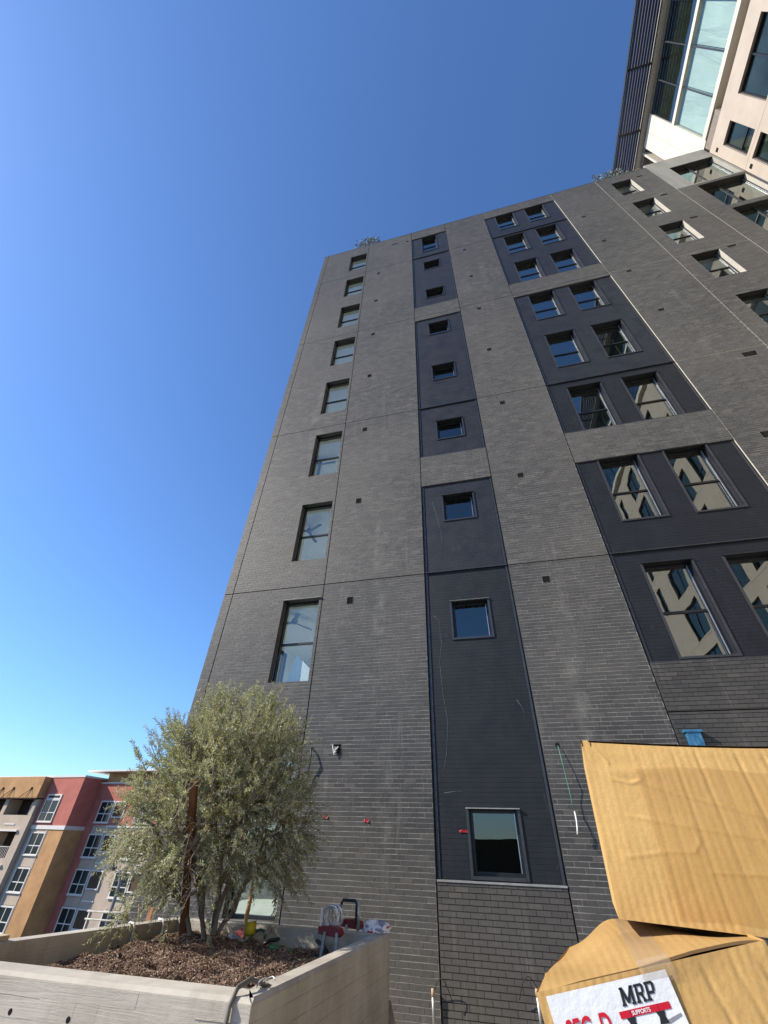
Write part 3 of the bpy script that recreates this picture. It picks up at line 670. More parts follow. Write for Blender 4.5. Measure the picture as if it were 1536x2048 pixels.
Fb = np.array([(4, 5, 6, 7), (0, 1, 5, 4), (1, 2, 6, 5), (2, 3, 7, 6), (3, 0, 4, 7)])
mul = NT('bark_chip'); ma = mul.n('ShaderNodeAttribute', attribute_name='tone').outputs['Fac']; mul.set(.9, .2, 0, mul.ramp(ma, [(0, (.055, .034, .022)), (.6, (.23, .15, .10)), (1, (.50, .37, .26))]))
npmesh('bark_mulch', V.reshape(-1, 3), (np.arange(nc)[:, None, None]*8+Fb[None]).reshape(-1, 4), mul.m, pl, np.repeat(rng.random(nc), 8), kind='stuff')

# ------------------------------------------------------------------ olive tree
ot = thing('olive_tree', (-3.26, -2.74, SZ+.05), 'bushy grey-green olive tree with several pale stems in the planter', 'tree')
bark = simple('olive_bark', (.20, .165, .125), .9, .2, var=.3, vscale=20, bump=.6, bscale=60, stretch=(1, 1, .3))
base = np.array([-3.26, -2.74, SZ+.02]); ctr = np.array([-3.46, -2.77, .60]); rad = np.array([1.10, .95, 1.03])
nodes = [base]; par = [-1]
stems = [(-.42, .1, 1.0), (-.15, -.2, 1.15), (.12, .15, 1.2), (.38, -.1, 1.0), (.62, .05, .8), (-.7, -.1, .85), (-.05, .25, 1.05)]
for sx, sy, h in stems:
    p = 0; st_ = base+np.array([sx*.14, sy*.14, 0]); nodes.append(st_); par.append(0); p = len(nodes)-1
    for t in np.linspace(.15, 1, 7):
        q_ = st_+np.array([sx*t**1.25*.85-.18*t, sy*t*1.0, h*.88*t])+rng.normal(0, .018, 3); nodes.append(q_); par.append(p); p = len(nodes)-1
cand = []
while len(cand) < 1480:
    d = rng.normal(0, 1, 3); d /= np.linalg.norm(d); r_ = rng.random()**.40
    lump = 1+.05*math.sin(5*math.atan2(d[1], d[0])+2)+.05*math.sin(7*d[2]+3*d[0]+1)
    p = ctr+d*rad*r_*lump
    p[0] += .10*(p[2]-.6)*-1     # crown leans left going up
    if p[2] < -.26+.22*rng.random(): continue
    cand.append(p)
# drooping skirts at lower left and lower right
for cx0, cy0, cz0, nn, sg in ((-3.78, -3.0, .0, 60, .15), (-2.62, -2.65, .10, 40, .15), (-3.35, -3.1, -.05, 50, .18), (-4.10, -3.05, -.48, 6, .05), (-2.65, -2.5, -.2, 7, .09)):
    for _ in range(nn): cand.append(np.array([cx0, cy0, cz0])+rng.normal(0, sg, 3))
cand = sorted(cand, key=lambda p: np.linalg.norm(p-base)); dist = [0.0]*len(nodes)
for i in range(1, len(nodes)): dist[i] = dist[par[i]]+np.linalg.norm(nodes[i]-nodes[par[i]])
tips = []
NA = np.zeros((12000, 3)); NA[:len(nodes)] = nodes; DA = np.zeros(12000); DA[:len(nodes)] = dist; cnt = len(nodes)
for p in cand:
    dd = np.linalg.norm(NA[:cnt]-p, axis=1); cost = dd+.22*DA[:cnt]+np.where(NA[:cnt, 2] < -.45, .6, 0); j = int(np.argmin(cost)); L = dd[j]
    prev = j
    if L > .22:
        mid = (NA[j]+p)/2+np.array([0, 0, .05*L])+rng.normal(0, .02, 3); NA[cnt] = mid; DA[cnt] = DA[j]+L/2; par.append(j); prev = cnt; cnt += 1
    NA[cnt] = p; DA[cnt] = DA[j]+L; par.append(prev); tips.append(cnt); cnt += 1
wt = np.zeros(cnt)
for t in tips: wt[t] += 1
for i in range(cnt-1, 0, -1): wt[par[i]] += wt[i] if par[i] >= 0 else 0
TV, TF = [], []; nb = 5
rad_ = np.clip(.0030*np.sqrt(np.maximum(wt, 1)), .0024, .024)
for i in range(1, cnt):
    p, q_ = NA[par[i]], NA[i]; d = q_-p; L = np.linalg.norm(d)
    if L < 1e-4: continue
    d /= L; a = np.cross(d, (.3, .2, .93)); a /= np.linalg.norm(a); b = np.cross(d, a); b0 = len(TV); r0 = min(rad_[par[i]], rad_[i]*1.25); r1 = rad_[i]
    for P_, r_ in ((p, r0), (q_+d*.003, r1)):
        for j in range(nb): TV.append(P_+(a*math.cos(2*math.pi*j/nb)+b*math.sin(2*math.pi*j/nb))*r_)
    for j in range(nb): TF.append((b0+j, b0+(j+1) % nb, b0+nb+(j+1) % nb, b0+nb+j))
# shoots and leaves
LP, LD, LU, LS = [], [], [], []
for t in tips:
    p = NA[t]; o_ = (p-ctr)/rad; up = .55+.75*max(0, o_[2]); out = np.array([o_[0], o_[1], .15*o_[2]])
    for rep in range(2 if rng.random() < .75 else 1):
        d = out*.55+np.array([0, 0, up])+rng.normal(0, .38, 3)
        if o_[2] < -.35: d = out*.8+np.array([0, 0, -.15])+rng.normal(0, .35, 3)
        d /= np.linalg.norm(d); L = rng.uniform(.16, .36); sag = (-.10 if o_[2] < .2 else -.02)
        pts = [p+d*L*s_+np.array([0, 0, sag*s_*s_]) for s_ in (0, .5, 1)]
        for s0, s1, r0, r1 in ((0, 1, .0024, .0017), (1, 2, .0017, .0009)):
            P0, P1 = pts[s0], pts[s1]; dd = P1-P0; dd /= np.linalg.norm(dd); a = np.cross(dd, (.3, .2, .93)); a /= np.linalg.norm(a); b = np.cross(dd, a); b0 = len(TV)
            for P_, r_ in ((P0, r0), (P1, r1)):
                for j in range(3): TV.append(P_+(a*math.cos(2.094*j)+b*math.sin(2.094*j))*r_)
            for j in range(3): TF.append((b0+j, b0+(j+1) % 3, b0+3+(j+1) % 3, b0+3+j))
        nl = int(L/.0135); ax = pts[2]-pts[0]; ax /= np.linalg.norm(ax); a = np.cross(ax, rng.normal(0, 1, 3)); a /= np.linalg.norm(a); b = np.cross(ax, a)
        for i in range(nl):
            s_ = .08+.92*i/nl; P_ = pts[0]*(1-s_)+pts[2]*s_+np.array([0, 0, 0]); ph = i*1.571+rng.normal(0, .3)
            for sg in (1, -1):
                if rng.random() < .12: continue
                side = (a*math.cos(ph)+b*math.sin(ph))*sg; ld = side*rng.uniform(.45, 1.0)+ax*rng.uniform(.45, 1.0)+rng.normal(0, .15, 3); ld /= np.linalg.norm(ld)
                LP.append(P_); LD.append(ld); LU.append(side); LS.append(rng.uniform(.034, .066)*(1-.3*s_))
npmesh('trunk', np.array(TV), np.array(TF), bark, ot, smooth=True)
LP, LD, LU, LS = map(np.array, (LP, LD, LU, LS))
lx, ly = project(LP); near_stake = (np.abs(lx-(371+(1893-ly)*18/331)) < 17) & (ly > 1560) & (ly < 1890) & ((LP-CAM)@CF < 5.2) & (rng.random(len(LP)) < .95)   # the foliage is tied back from the stake
LP, LD, LU, LS = LP[~near_stake], LD[~near_stake], LU[~near_stake], LS[~near_stake]; nl = len(LP)
Wd = np.cross(LD, np.cross(LD, LU)+rng.normal(0, .5, (nl, 3))); Wd /= np.linalg.norm(Wd, axis=1)[:, None]; Nr = np.cross(LD, Wd); S_ = LS[:, None]
V = np.stack([LP, LP+LD*S_*.45+Wd*S_*.125+Nr*S_*.03, LP+LD*S_+Nr*S_*-.10, LP+LD*S_*.45-Wd*S_*.125+Nr*S_*.03], 1)
lf = NT('olive_leaf'); la = lf.n('ShaderNodeAttribute', attribute_name='tone').outputs['Fac']; gm = lf.n('ShaderNodeNewGeometry')
ctop = lf.ramp(la, [(0, (.14, .145, .068)), (.6, (.36, .35, .165)), (1, (.60, .56, .30))]); cbot = lf.ramp(la, [(0, (.36, .37, .25)), (1, (.58, .57, .42))])
lc = lf.mix(ctop, cbot, gm.outputs['Backfacing']); lf.set(.42, .5, 0, lc)
tl = lf.n('ShaderNodeBsdfTranslucent'); lf.l(lf.mix(lc, (.9, 1, .45), .5, 'MULTIPLY'), tl.inputs[0]); mx = lf.n('ShaderNodeMixShader'); mx.inputs[0].default_value = .36; lf.l(lf.p.outputs[0], mx.inputs[1]); lf.l(tl.outputs[0], mx.inputs[2]); lf.l(mx.outputs[0], lf.out.inputs[0])
npmesh('crown', V.reshape(-1, 3), np.arange(nl*4).reshape(-1, 4), lf.m, ot, np.repeat(rng.random(nl), 4))
print('leaves', nl, 'bricks', len(B))

# ------------------------------------------------------------------ stakes
def up15(x, y, ax, v): return CAM+1.25*(hit(x, y, ax, v)-CAM)
rust = simple('rusty_brown_wood', (.16, .068, .030), .8, .3, var=.35, vscale=9, bump=.4, stretch=(1, 1, .15)); pine = simple('pine_wood', (.42, .26, .12), .75, .3, var=.25, vscale=8, bump=.3, stretch=(1, 1, .2))
b0 = up15(371, 1893, 2, -.62); t0 = up15(389, 1562, 1, hit(371, 1893, 2, -.62)[1]-.72)
b0[2] -= .15
tag(MB().bar(b0, t0, .066, .066).build('tree_stake', rust, origin=b0), 'rust-brown square wooden stake tied beside the olive stems', 'stake')
b0 = up15(482, 1878, 2, -.62); t0 = up15(512, 1740, 1, -3.126); b0[2] -= .12; m = MB()
m.tube([b0, b0*.5+t0*.5+np.array([.006, 0, 0]), t0], [.028, .026, .024], 10); tag(m.build('tree_stake', pine, smooth=True, origin=b0), 'round pale pine pole leaning behind the olive stems', 'stake')
exec_later = []

# ------------------------------------------------------------------ odds and ends on the planter
def P15(x, y, z): return up15(x, y, 2, z)
tubem = simple('white_plastic_tube', (.72, .70, .66), .5, .4, var=.06)
q3, q0_ = np.array(inn[3]), np.array(inn[0]); lv_ = (q0_-q3)/np.linalg.norm(q0_-q3); ln = np.array([-lv_[1], lv_[0]])
for s_, nm in ((.22, 'white drip tube strapped inside the planter close to its back corner'), (.62, 'white drip tube with a hanging end further along the planter wall')):
    p = q3+lv_*s_+ln*.02; m = MB(); m.tube([(p[0], p[1], RZ-.2), (p[0], p[1], RZ-.02), (p[0]-ln[0]*.02, p[1]-ln[1]*.02, RZ+.012), (p[0]-ln[0]*.10, p[1]-ln[1]*.10, RZ+.014)], .012, 8)
    tag(m.build('drip_tube', tubem, smooth=True, origin=(p[0], p[1], RZ)), nm, 'tube', 'drip tubes on the planter wall')
# plank lying on the left rim
m = MB(); a_ = np.array(out_[3])*.30+np.array(out_[0])*.70; b_ = np.array(out_[3])*-.15+np.array(out_[0])*1.15; pa = np.array([*(a_-ln*.0+ln*.06), RZ+.02]); pb_ = np.array([*(b_+ln*.06), RZ+.02])
m.bar(pa, pb_, .13, .036); tag(m.build('wooden_plank', simple('pale_lumber', (.48, .38, .25), .8, .3, var=.2, vscale=6, bump=.3, stretch=(1, .2, 1)), origin=pa), 'pale lumber plank lying along the planter rim towards the red apartment block', 'plank')
# reel rack: red bases, grey legs, coiled white wire
redp = simple('red_plastic', (.17, .010, .013), .45, .5, var=.2); galv = simple('galvanised_steel', (.42, .42, .41), .4, .5, .7, var=.2)
whitew = simple('white_wire', (.75, .75, .73), .4, .5, var=.05); blackr = simple('black_rubber', (.015, .015, .015), .5, .4)
rk0 = P15(655, 1905, -.62); rk0[2] = SZ+.0
rk = thing('wire_reel_stand', rk0, 'red and grey wire reel stand loaded with white coils by the planter wall', 'reel stand')
X0, Y0, Z0 = -2.42, -1.30, RZ-.14
def rack():
    ax = np.array([.06, 1, 0]); ax /= np.linalg.norm(ax); cr = np.array([1, -.06, 0])*.8
    o = np.array([-2.09, -2.48, SZ])
    for s_ in (0, .62):
        c = o+ax*s_
        MB().bar(c+cr*-.02+np.array([0, 0, -.04]), c+cr*.02+np.array([0, 0, .19]), .026, .03).build('leg', galv, rk); MB().bar(c+cr*.20+np.array([0, 0, -.04]), c+cr*.19+np.array([0, 0, .19]), .026, .03).build('leg', galv, rk)
        m = MB(); m.poly([c+cr*-.08+np.array([0, 0, .17]), c+cr*.20+np.array([0, 0, .15]), c+cr*.235+np.array([0, 0, .175]), c+cr*.215+np.array([0, 0, .215]), c+cr*.10+np.array([0, 0, .235]), c+cr*-.085+np.array([0, 0, .225])], ax*.11); m.build('base_shoe', redp, rk)
    for s_, mt in ((.03, whitew), (.10, galv), (.17, whitew), (.26, galv)):
        c = o+ax*s_+cr*.0; pts = []
        m = MB(); m.tube([c+cr*-.07+np.array([0, 0, .22]), c+cr*-.07+np.array([0, 0, .37])], .009, 6); m.build('upright', mt, rk)
    for k in range(7):
        c = o+ax*(.02+.035*k)+cr*.06+np.array([0, 0, .30]); pts = [c+cr*(.085*math.cos(t))+np.array([0, 0, .085*math.sin(t)])+ax*(.03*t/6.28)+rng.normal(0, .004, 3) for t in np.linspace(0, 6.4, 22)]
        MB().tube(pts, .007, 6).build('wire_coil', whitew if k % 3 else galv, rk, True)
    c = o+ax*.55
    m = MB(); m.tube([c+cr*-.05+np.array([0, 0, .2]), c+cr*-.05+np.array([0, 0, .37]), c+cr*-.03+np.array([0, 0, .40]), c+cr*.16+np.array([0, 0, .40]), c+cr*.19+np.array([0, 0, .375]), c+cr*.19+np.array([0, 0, .2])], .016, 8); m.build('handle', blackr, rk, True)
    MB().tube([c+cr*.23+np.array([0, 0, .16]), c+cr*.215+np.array([0, 0, .40])], .019, 8).build('upright', galv, rk, True)
rack()
# black hose from the rack across the mulch
def gz(x, y): return float(soil_h(np.array(x), np.array(y)))
pts = []
for t in np.linspace(0, 1, 16):
    x = -2.08-.8*t; y = -2.34+.28*math.sin(t*3)+.08*t; pts.append((x, y, gz(x, y)+.035+.05*math.sin(t*math.pi)))
tag(MB().tube(pts, .017, 8).build('hose', blackr, smooth=True, origin=pts[0]), 'black rubber hose lying on the mulch beside the wire reel stand', 'hose')
grn = simple('green_plastic', (.02, .17, .075), .4, .5, var=.15)
pts = []
for t in np.linspace(0, 1, 10):
    x = -2.45-.24*t; y = -2.43+.08*math.sin(t*4); pts.append((x, y, gz(x, y)+.035))
tag(MB().tube(pts, [.018]+[.026]*8+[.016], 8).build('green_tie', grn, smooth=True, origin=pts[0]), 'bright green plastic strap curled on the mulch', 'strap')
pts = [(-2.84+.08*math.cos(t), -2.47+.05*math.sin(t), gz(-2.84, -2.47)+.05+.055*math.sin(t)) for t in np.linspace(0, 4.6, 12)]
tag(MB().tube(pts, .013, 8).build('green_loop', simple('dark_green_hose', (.03, .09, .055), .5, .4), smooth=True, origin=pts[0]), 'dark green loop of tubing between yellow spool and green strap', 'tubing')
cS = np.array(P15(495, 1893, -.60)); cS[2] = gz(cS[0], cS[1])+.085; yel = simple('yellow_tape', (.62, .48, .03), .45, .4, var=.1)
sp = thing('tape_spool', cS-np.array([0, 0, .06]), 'yellow spool of tape lying in front of the olive stems', 'spool'); axs = (1, .45, .1)
MB().lathe(cS, [(.022, -.052), (.058, -.052), (.058, .052), (.022, .052), (.022, -.052)], 18, ax=axs).build('roll', yel, sp, True)
for s_ in (-.056, .054):
    MB().lathe(cS+np.array(Vector(axs).normalized())*s_, [(.024, -.003), (.068, -.003), (.068, .003), (.024, .003), (.024, -.003)], 18, ax=axs).build('flange', simple('spool_flange', (.45, .36, .05), .5, .4), sp)
tg = np.array(P15(474, 1884, -.60)); tg[2] = gz(tg[0], tg[1])+.05
m = MB(); m.poly([tg+np.array(v) for v in ((-.07, .02, -.03), (.05, .0, -.03), (.09, 0, .05), (.03, .03, .075), (-.04, .02, .05))], (.01, .03, .0)); tag(m.build('crumpled_wrapper', redp, origin=tg), 'crumpled dark red wrapper beside the yellow tape spool', 'wrapper')
bo = np.array(P15(468, 1900, -.62)); bo[2] = gz(bo[0], bo[1])+.03; clr = NT('clear_plastic'); clr.set(.15, .5, 0, (.62, .62, .60)); clr.p.inputs['Transmission Weight'].default_value = .55
m = MB(); m.lathe(bo, [(.001, -.12), (.030, -.115), (.033, -.03), (.029, .0), (.033, .04), (.022, .08), (.013, .10), (.013, .125), (.001, .126)], 14, ax=(-1, .35, .15)); tag(m.build('plastic_bottle', clr.m, smooth=True, origin=bo), 'small clear plastic bottle lying on the mulch', 'bottle')
# cable over the front right corner and clear strap on the rim
cab = simple('grey_cable', (.13, .12, .10), .6, .4, var=.2)
fo = np.array(FR); fv = (np.array(FR)-np.array(FL)); fv /= np.linalg.norm(fv); fn = np.array([fv[1], -fv[0]])
def rim(s_, d, z): p = fo-fv*s_+fn*d; return (p[0], p[1], z)
m = MB(); m.tube([rim(.02, -.40, gz(-1.95, -4.4)+.1), rim(.06, -.27, RZ+.015), rim(.10, -.14, RZ+.055), rim(.125, -.03, RZ+.035), rim(.135, .022, RZ-.03), rim(.14, .026, RZ-.16), rim(.135, .024, RZ-.45), rim(.12, .03, TZ+.02)], .014, 8)
tag(m.build('cable', cab, smooth=True, origin=rim(.13, 0, RZ)), 'grey cable hanging over the planter corner beside clear strapping', 'cable')
strap = NT('clear_strap'); strap.set(.2, .5, 0, (.78, .76, .70)); strap.p.inputs['Transmission Weight'].default_value = .3
m = MB(); P0 = np.array([-1.77, -4.53, RZ+.004])
for w_, seed in ((.014, 0), (.012, 2), (.010, 4)):
    pts = [P0+np.array([.02*math.sin(t*2+seed)-.05*math.cos(t+seed)+.07*(t/3-.5), .10*(t/3-.5)+.04*math.sin(t*3+seed), .012+.03*abs(math.sin(t*1.7+seed))]) for t in np.linspace(0, 3.2, 14)]
    m.tube(pts, w_/3, 5)
tag(m.build('plastic_strap', strap.m, smooth=True, origin=P0), 'tangled clear plastic strapping on the planter rim beside the hanging cable', 'strapping')
# red and white bag on the far corner
cB = np.array([-1.68, -1.90, RZ]); bagm = NT('printed_bag'); bz = bagm.noise(9, 2, .4, (1, 1, 2.5)); bagm.set(.3, .5, 0, bagm.ramp(bz, [(.40, (.42, .02, .03)), (.44, (.72, .70, .68)), (.58, (.70, .68, .66)), (.62, (.25, .23, .24))])); bagm.bump(bagm.noise(14, 4, .6), .8, .03)
vs_, fs_ = [], []; nu, nv = 18, 9
for j in range(nv):
    for i in range(nu):
        a = 2*math.pi*i/nu; e = math.pi/2*j/(nv-1); r_ = math.cos(e)**.6; lum = 1+.12*math.sin(3*a+2*e)+.08*math.sin(7*a+1)
        vs_.append(cB+np.array([.17*r_*math.cos(a)*lum, .085*r_*math.sin(a)*lum, .002+.08*math.sin(e)*(1+.25*math.sin(2*a+1))]))
for j in range(nv-1):
    for i in range(nu): fs_.append((j*nu+i, j*nu+(i+1) % nu, (j+1)*nu+(i+1) % nu, (j+1)*nu+i))
tag(MB().add(vs_, fs_).build('plastic_bag', bagm.m, smooth=True, origin=cB), 'crumpled red and white plastic bag on the planter corner nearest the brick wall', 'bag')
# board leaning against the planter end
pa = hit(768, 2003, 1, -1.86); m = MB()
m.poly([(pa[0]+.12, -1.90, TZ), (pa[0]+.27, -1.86, TZ), (pa[0]+.06, -1.85, pa[2]+.012), (pa[0]-.01, -1.88, pa[2]-.025)], (0, .035, 0)); tag(m.build('leaning_board', simple('weathered_board', (.26, .23, .185), .85, .2, var=.2, vscale=8), origin=(pa[0]+.2, -1.86, TZ)), 'weathered board leaning against the planter end nearest the brick wall', 'board')

# ------------------------------------------------------------------ things beyond the planter left rim
rl = thing('guard_rail', (-7.6, .5, TZ), 'pale two-bar guard rail beyond the planter by the brick corner', 'guard rail'); whm = simple('weathered_white_paint', (.33, .31, .265), .6, .4, var=.25)
for z in (-.953, -1.055): MB().tube([(-7.75, .48, z), (-6.72, .5, z)], .014, 8).build('rail', whm, rl, True)
for x in (-7.7, -6.76): MB().tube([(x, .49, TZ-.3), (x, .49, -.86 if x > -7 else -.94)], .018, 8).build('post', whm, rl, True)
MB().box(-13, -6.5, -.015, 2.2, GZ+.01, TZ-.002).build('terrace', pav.m)['kind'] = 'structure'
p = hit(295, 1840, 1, -.45); m = MB(); m.bar((p[0]-.02, -.45, TZ), (p[0]+.03, -.45, hit(296, 1814, 1, -.45)[2]), .075, .05); tag(m.build('wooden_post', simple('orange_lumber', (.36, .17, .075), .8, .3, var=.2, bump=.3), origin=(p[0], -.45, TZ)), 'short orange-brown wooden post standing between planter and brick corner', 'post')
p = hit(276, 1840, 1, -.40); p2 = hit(279, 1808, 1, -.40); m = MB(); m.tube([(p[0]-.04, -.4, TZ), tuple(p), tuple(p2)], .014, 6); tag(m.build('wooden_stick', pine, origin=(p[0]-.04, -.4, TZ)), 'thin pale stick standing beside the orange-brown post', 'stick')
p = hit(210, 1738, 1, 10.0); sl_ = thing('street_lamp', (p[0]+.9, 10, GZ), 'grey street lamp head in front of the red apartment block', 'street lamp'); lm = simple('lamp_grey', (.22, .22, .22), .5, .5, .4)
m = MB(); m.tube([(p[0]+.9, 10, GZ), (p[0]+.9, 10, p[2]-.4), (p[0]+.75, 10, p[2]-.05), (p[0]+.4, 10, p[2])], [.09, .06, .05, .04], 8); m.build('pole', lm, sl_, True)
MB().poly([(p[0]-.25, 9.85, p[2]+.02), (p[0]+.4, 9.85, p[2]-.02), (p[0]+.45, 9.85, p[2]+.08), (p[0]-.05, 9.85, p[2]+.14)], (0, .3, 0)).build('lamp_head', lm, sl_)

# ------------------------------------------------------------------ things on the wall
bluef = NT('blue_film'); bn = bluef.noise(14, 4, .6, (1, 1, .4), 1.5); bluef.set(.25, .5, 0, bluef.ramp(bn, [(.35, (.02, .10, .20)), (.62, (.04, .17, .30)), (.75, (.30, .45, .55))])); bluef.bump(bn, .6, .02)
bx = thing('wall_lamp', (2.92, 0, 1.3), 'wall lamp wrapped in blue protective film above the cartons', 'wall lamp')
m = MB(); m.box(2.81, 3.01, -.085, -.0042, 1.20, 1.64); m.build('housing', bluef.m, bx)
m = MB(); m.box(2.785, 3.04, -.10, -.0042, 1.641, 1.675); m.build('cap', bluef.m, bx)
gw = simple('green_wire', (.07, .24, .15), .5, .4); m = MB(); wy = -.075
pts = [(.862, -.0, 1.50), (.868, -.03, 1.47), (.875, wy*.9, 1.25), (.884, wy*1.2, 1.01), (.895, wy*.8, .80), (.905, -.055, .60)]
wi = thing('loose_wire', (.865, 0, 1.5), 'loose green wire hanging from a hole in the brick by the cartons', 'wire'); MB().tube(pts, .0055, 6).build('wire', gw, wi, True)
MB().tube([(.905, -.055, .60), (.905, -.08, .5), (.89, -.10, .40), (.875, -.09, .32)], .011, 6).build('white_end', whitew, wi, True)
MB().lathe((.860, -.006, 1.505), [(.001, -.003), (.035, -.002), (.035, .002), (.001, .003)], 10, ax=(0, 1, 0)).build('hole_grommet', M['ventdark'], wi)
m = MB(); m.tube([(-3.53, .0, 1.52), (-3.53, -.06, 1.50), (-3.50, -.09, 1.35), (-3.53, -.06, 1.12), (-3.60, -.05, .85)], .014, 8); tag(m.build('stub_cable', blackr, smooth=True, origin=(-3.53, 0, 1.5)), 'black cable stub sticking out of the brick beside the olive crown', 'cable')
m = MB()
for k in range(9):
    s_ = rng.normal(0, .022, 3); pts = [(-3.04+s_[0], .02, 1.50+s_[2]), (-3.03+s_[0]*1.5, -.03, 1.52+s_[1]), (-3.05+s_[2], -.045, 1.46+s_[0]), (-3.06+s_[1], -.03, 1.42+s_[2]*.6)]; m.tube(pts, .006, 5)
tag(m.build('wire_bundle', whitew, smooth=True, origin=(-3.03, 0, 1.5)), 'tangle of white wires stuffed in a square wall hole', 'wires')
rt = simple('red_tape', (.30, .012, .016), .45, .4, var=.15)
for (xx, zz, ww, hh, nm) in ((-.80, .332, .155, .038, 'red tape strip stuck on the black panel beside the lowest small window'), (-2.405, .437, .09, .05, 'red tape flag on the bare brick'), (-3.14, .475, .10, .05, 'red tape flag on the brick at the edge of the olive crown')):
    yy = .0325 if xx > -1 else -.006; m = MB()
    m.poly([(xx-ww/2, yy, zz+.008), (xx-ww*.1, yy-.012, zz+hh/2), (xx+ww/2, yy-.004, zz+hh*.25), (xx+ww*.45, yy-.014, zz-hh/2), (xx, yy-.004, zz-hh*.4), (xx-ww*.45, yy-.01, zz-hh*.5)], (0, -.003, 0)); tag(m.build('red_tape', rt, origin=(xx, yy, zz)), nm, 'tape')
def conduit(x, ztop, dx, lab):
    t = thing('conduit', (x, -.06, TZ), lab, 'conduit'); MB().tube([(x, -.06, TZ), (x, -.06, ztop)], .019, 10).build('pipe', galv, t, True)
    MB().tube([(x, -.06, ztop-.04), (x, -.06, ztop+.035)], .022, 10).build('collar', simple('tan_collar', (.42, .30, .20), .6, .3), t, True)
    pts = [(x+.02+dx*s_, -.06-.06*math.sin(s_*math.pi), ztop+.02+.17*math.sin(s_*math.pi)-.10*s_) for s_ in np.linspace(0, 1, 14)]; MB().tube(pts, .005, 6).build('wire', blackr, t, True)
p1 = hit(866, 1985, 1, -.06); conduit(p1[0], p1[2], .24, 'grey conduit with an arched black wire beside the panel joint'); p2 = hit(1074, 1985, 1, -.06); conduit(p2[0], p2[2], -.25, 'grey conduit with an arched black wire behind the lower carton')
# roof shrubs
def shrub(c, r, n_, lab, mt):
    t = thing('roof_shrub', c, lab, 'shrub', 'shrubs on the roof edge'); P_ = np.array(c)+np.array([0, 0, r*.9])+np.clip(rng.normal(0, 1, (n_, 3)), -1.5, 1.5)*np.array([r*.34, r*.30, r*.36]); u_, v_, w_ = frames(n_, .9); s_ = rng.uniform(.05, .10, n_)[:, None]
    V = np.stack([P_-u_*s_, P_+v_*s_*.4, P_+u_*s_, P_-v_*s_*.4], 1); npmesh('foliage', V.reshape(-1, 3), np.arange(n_*4).reshape(-1, 4), mt, t)
    m = MB()
    for k in range(9): a = rng.normal(0, .3, 2)*r; m.tube([tuple(c), (c[0]+a[0]*.5, c[1]+a[1]*.5, c[2]+r*.7), (c[0]+a[0]*1.1, c[1]+a[1]*1.1, c[2]+r*1.35)], [.016, .010, .003], 5)
    m.build('stem', bark, t)
sil = simple('silver_leaf', (.20, .225, .18), .6, .3, var=.4, vscale=8); dry = simple('dry_leaf', (.42, .36, .22), .7, .3, var=.3, vscale=8)
shrub((-4.0, .75, 27.0), 1.35, 2200, 'silvery shrub on the roof edge above the tall window column', sil); shrub((9.45, .8, 27.0), 1.3, 2200, 'silvery shrub on the roof edge near the slatted overhang', sil); shrub((10.4, .75, 26.9), 1.0, 900, 'small dry straw-coloured shrub beside the slatted overhang', dry)
shrub((-2.75, .6, 27.0), .40, 160, 'low pale tuft on the roof coping', sil)

# ------------------------------------------------------------------ cartons
def card(name, tint=1.0, axis='X', flute=130):
    t = NT(name); tc = t.n('ShaderNodeTexCoord'); g = t.noise(5, 4, .6); c = t.ramp(g, [(.3, (.46*tint, .275*tint, .092*tint)), (.7, (.565*tint, .35*tint, .124*tint))])
    sp = t.noise(240, 2, .6); c = t.mix(c, t.ramp(sp, [(.3, .86), (.7, 1.1)]), .6, 'MULTIPLY')
    wv = t.n('ShaderNodeTexWave', wave_type='BANDS', bands_direction=axis); wv.inputs['Scale'].default_value = flute/6.2832*1.0; wv.inputs['Distortion'].default_value = .6; wv.inputs['Detail'].default_value = 1; wv.inputs['Detail Scale'].default_value = .6; t.l(tc.outputs['Object'], wv.inputs['Vector'])
    md = t.n('ShaderNodeMath', operation='MULTIPLY'); t.l(wv.outputs['Fac'], md.inputs[0]); t.l(t.ramp(t.noise(6, 3, .6), [(.35, .15), (.65, 1.)]), md.inputs[1])
    t.set(.72, .35, 0, c); b1 = t.bump(md.outputs[0], .34, .0016); t.bump(t.noise(11, 4, .6), .35, .01, b1); return t.m
M['card'] = card('cardboard', 1.0); M['card2'] = card('cardboard_flap', .74); M['cardin'] = simple('cardboard_inside', (.20, .115, .05), .85, .2)
def tape_mat(name, tint):
    t = NT(name); t.set(.22, .5, 0, tint); t.bump(t.noise(25, 4, .6), .3, .004); t.p.inputs['Alpha'].default_value = .26; return t.m
def grid_face(fn, nu, nv):
    V = [fn(i/nu, j/nv) for j in range(nv+1) for i in range(nu+1)]; F = [(j*(nu+1)+i, j*(nu+1)+i+1, (j+1)*(nu+1)+i+1, (j+1)*(nu+1)+i) for j in range(nv) for i in range(nu)]; return V, F
def local(o, yaw, roll):
    cy, sy, cr_, sr = math.cos(yaw), math.sin(yaw), math.cos(roll), math.sin(roll)
    ex = np.array([cy*cr_, sy*cr_, sr]); ez = np.array([-cy*sr, -sy*sr, cr_]); ey = np.array([-sy, cy, 0]); o = np.array(o, float)
    return lambda x, y, z: o+ex*x+ey*y+ez*z
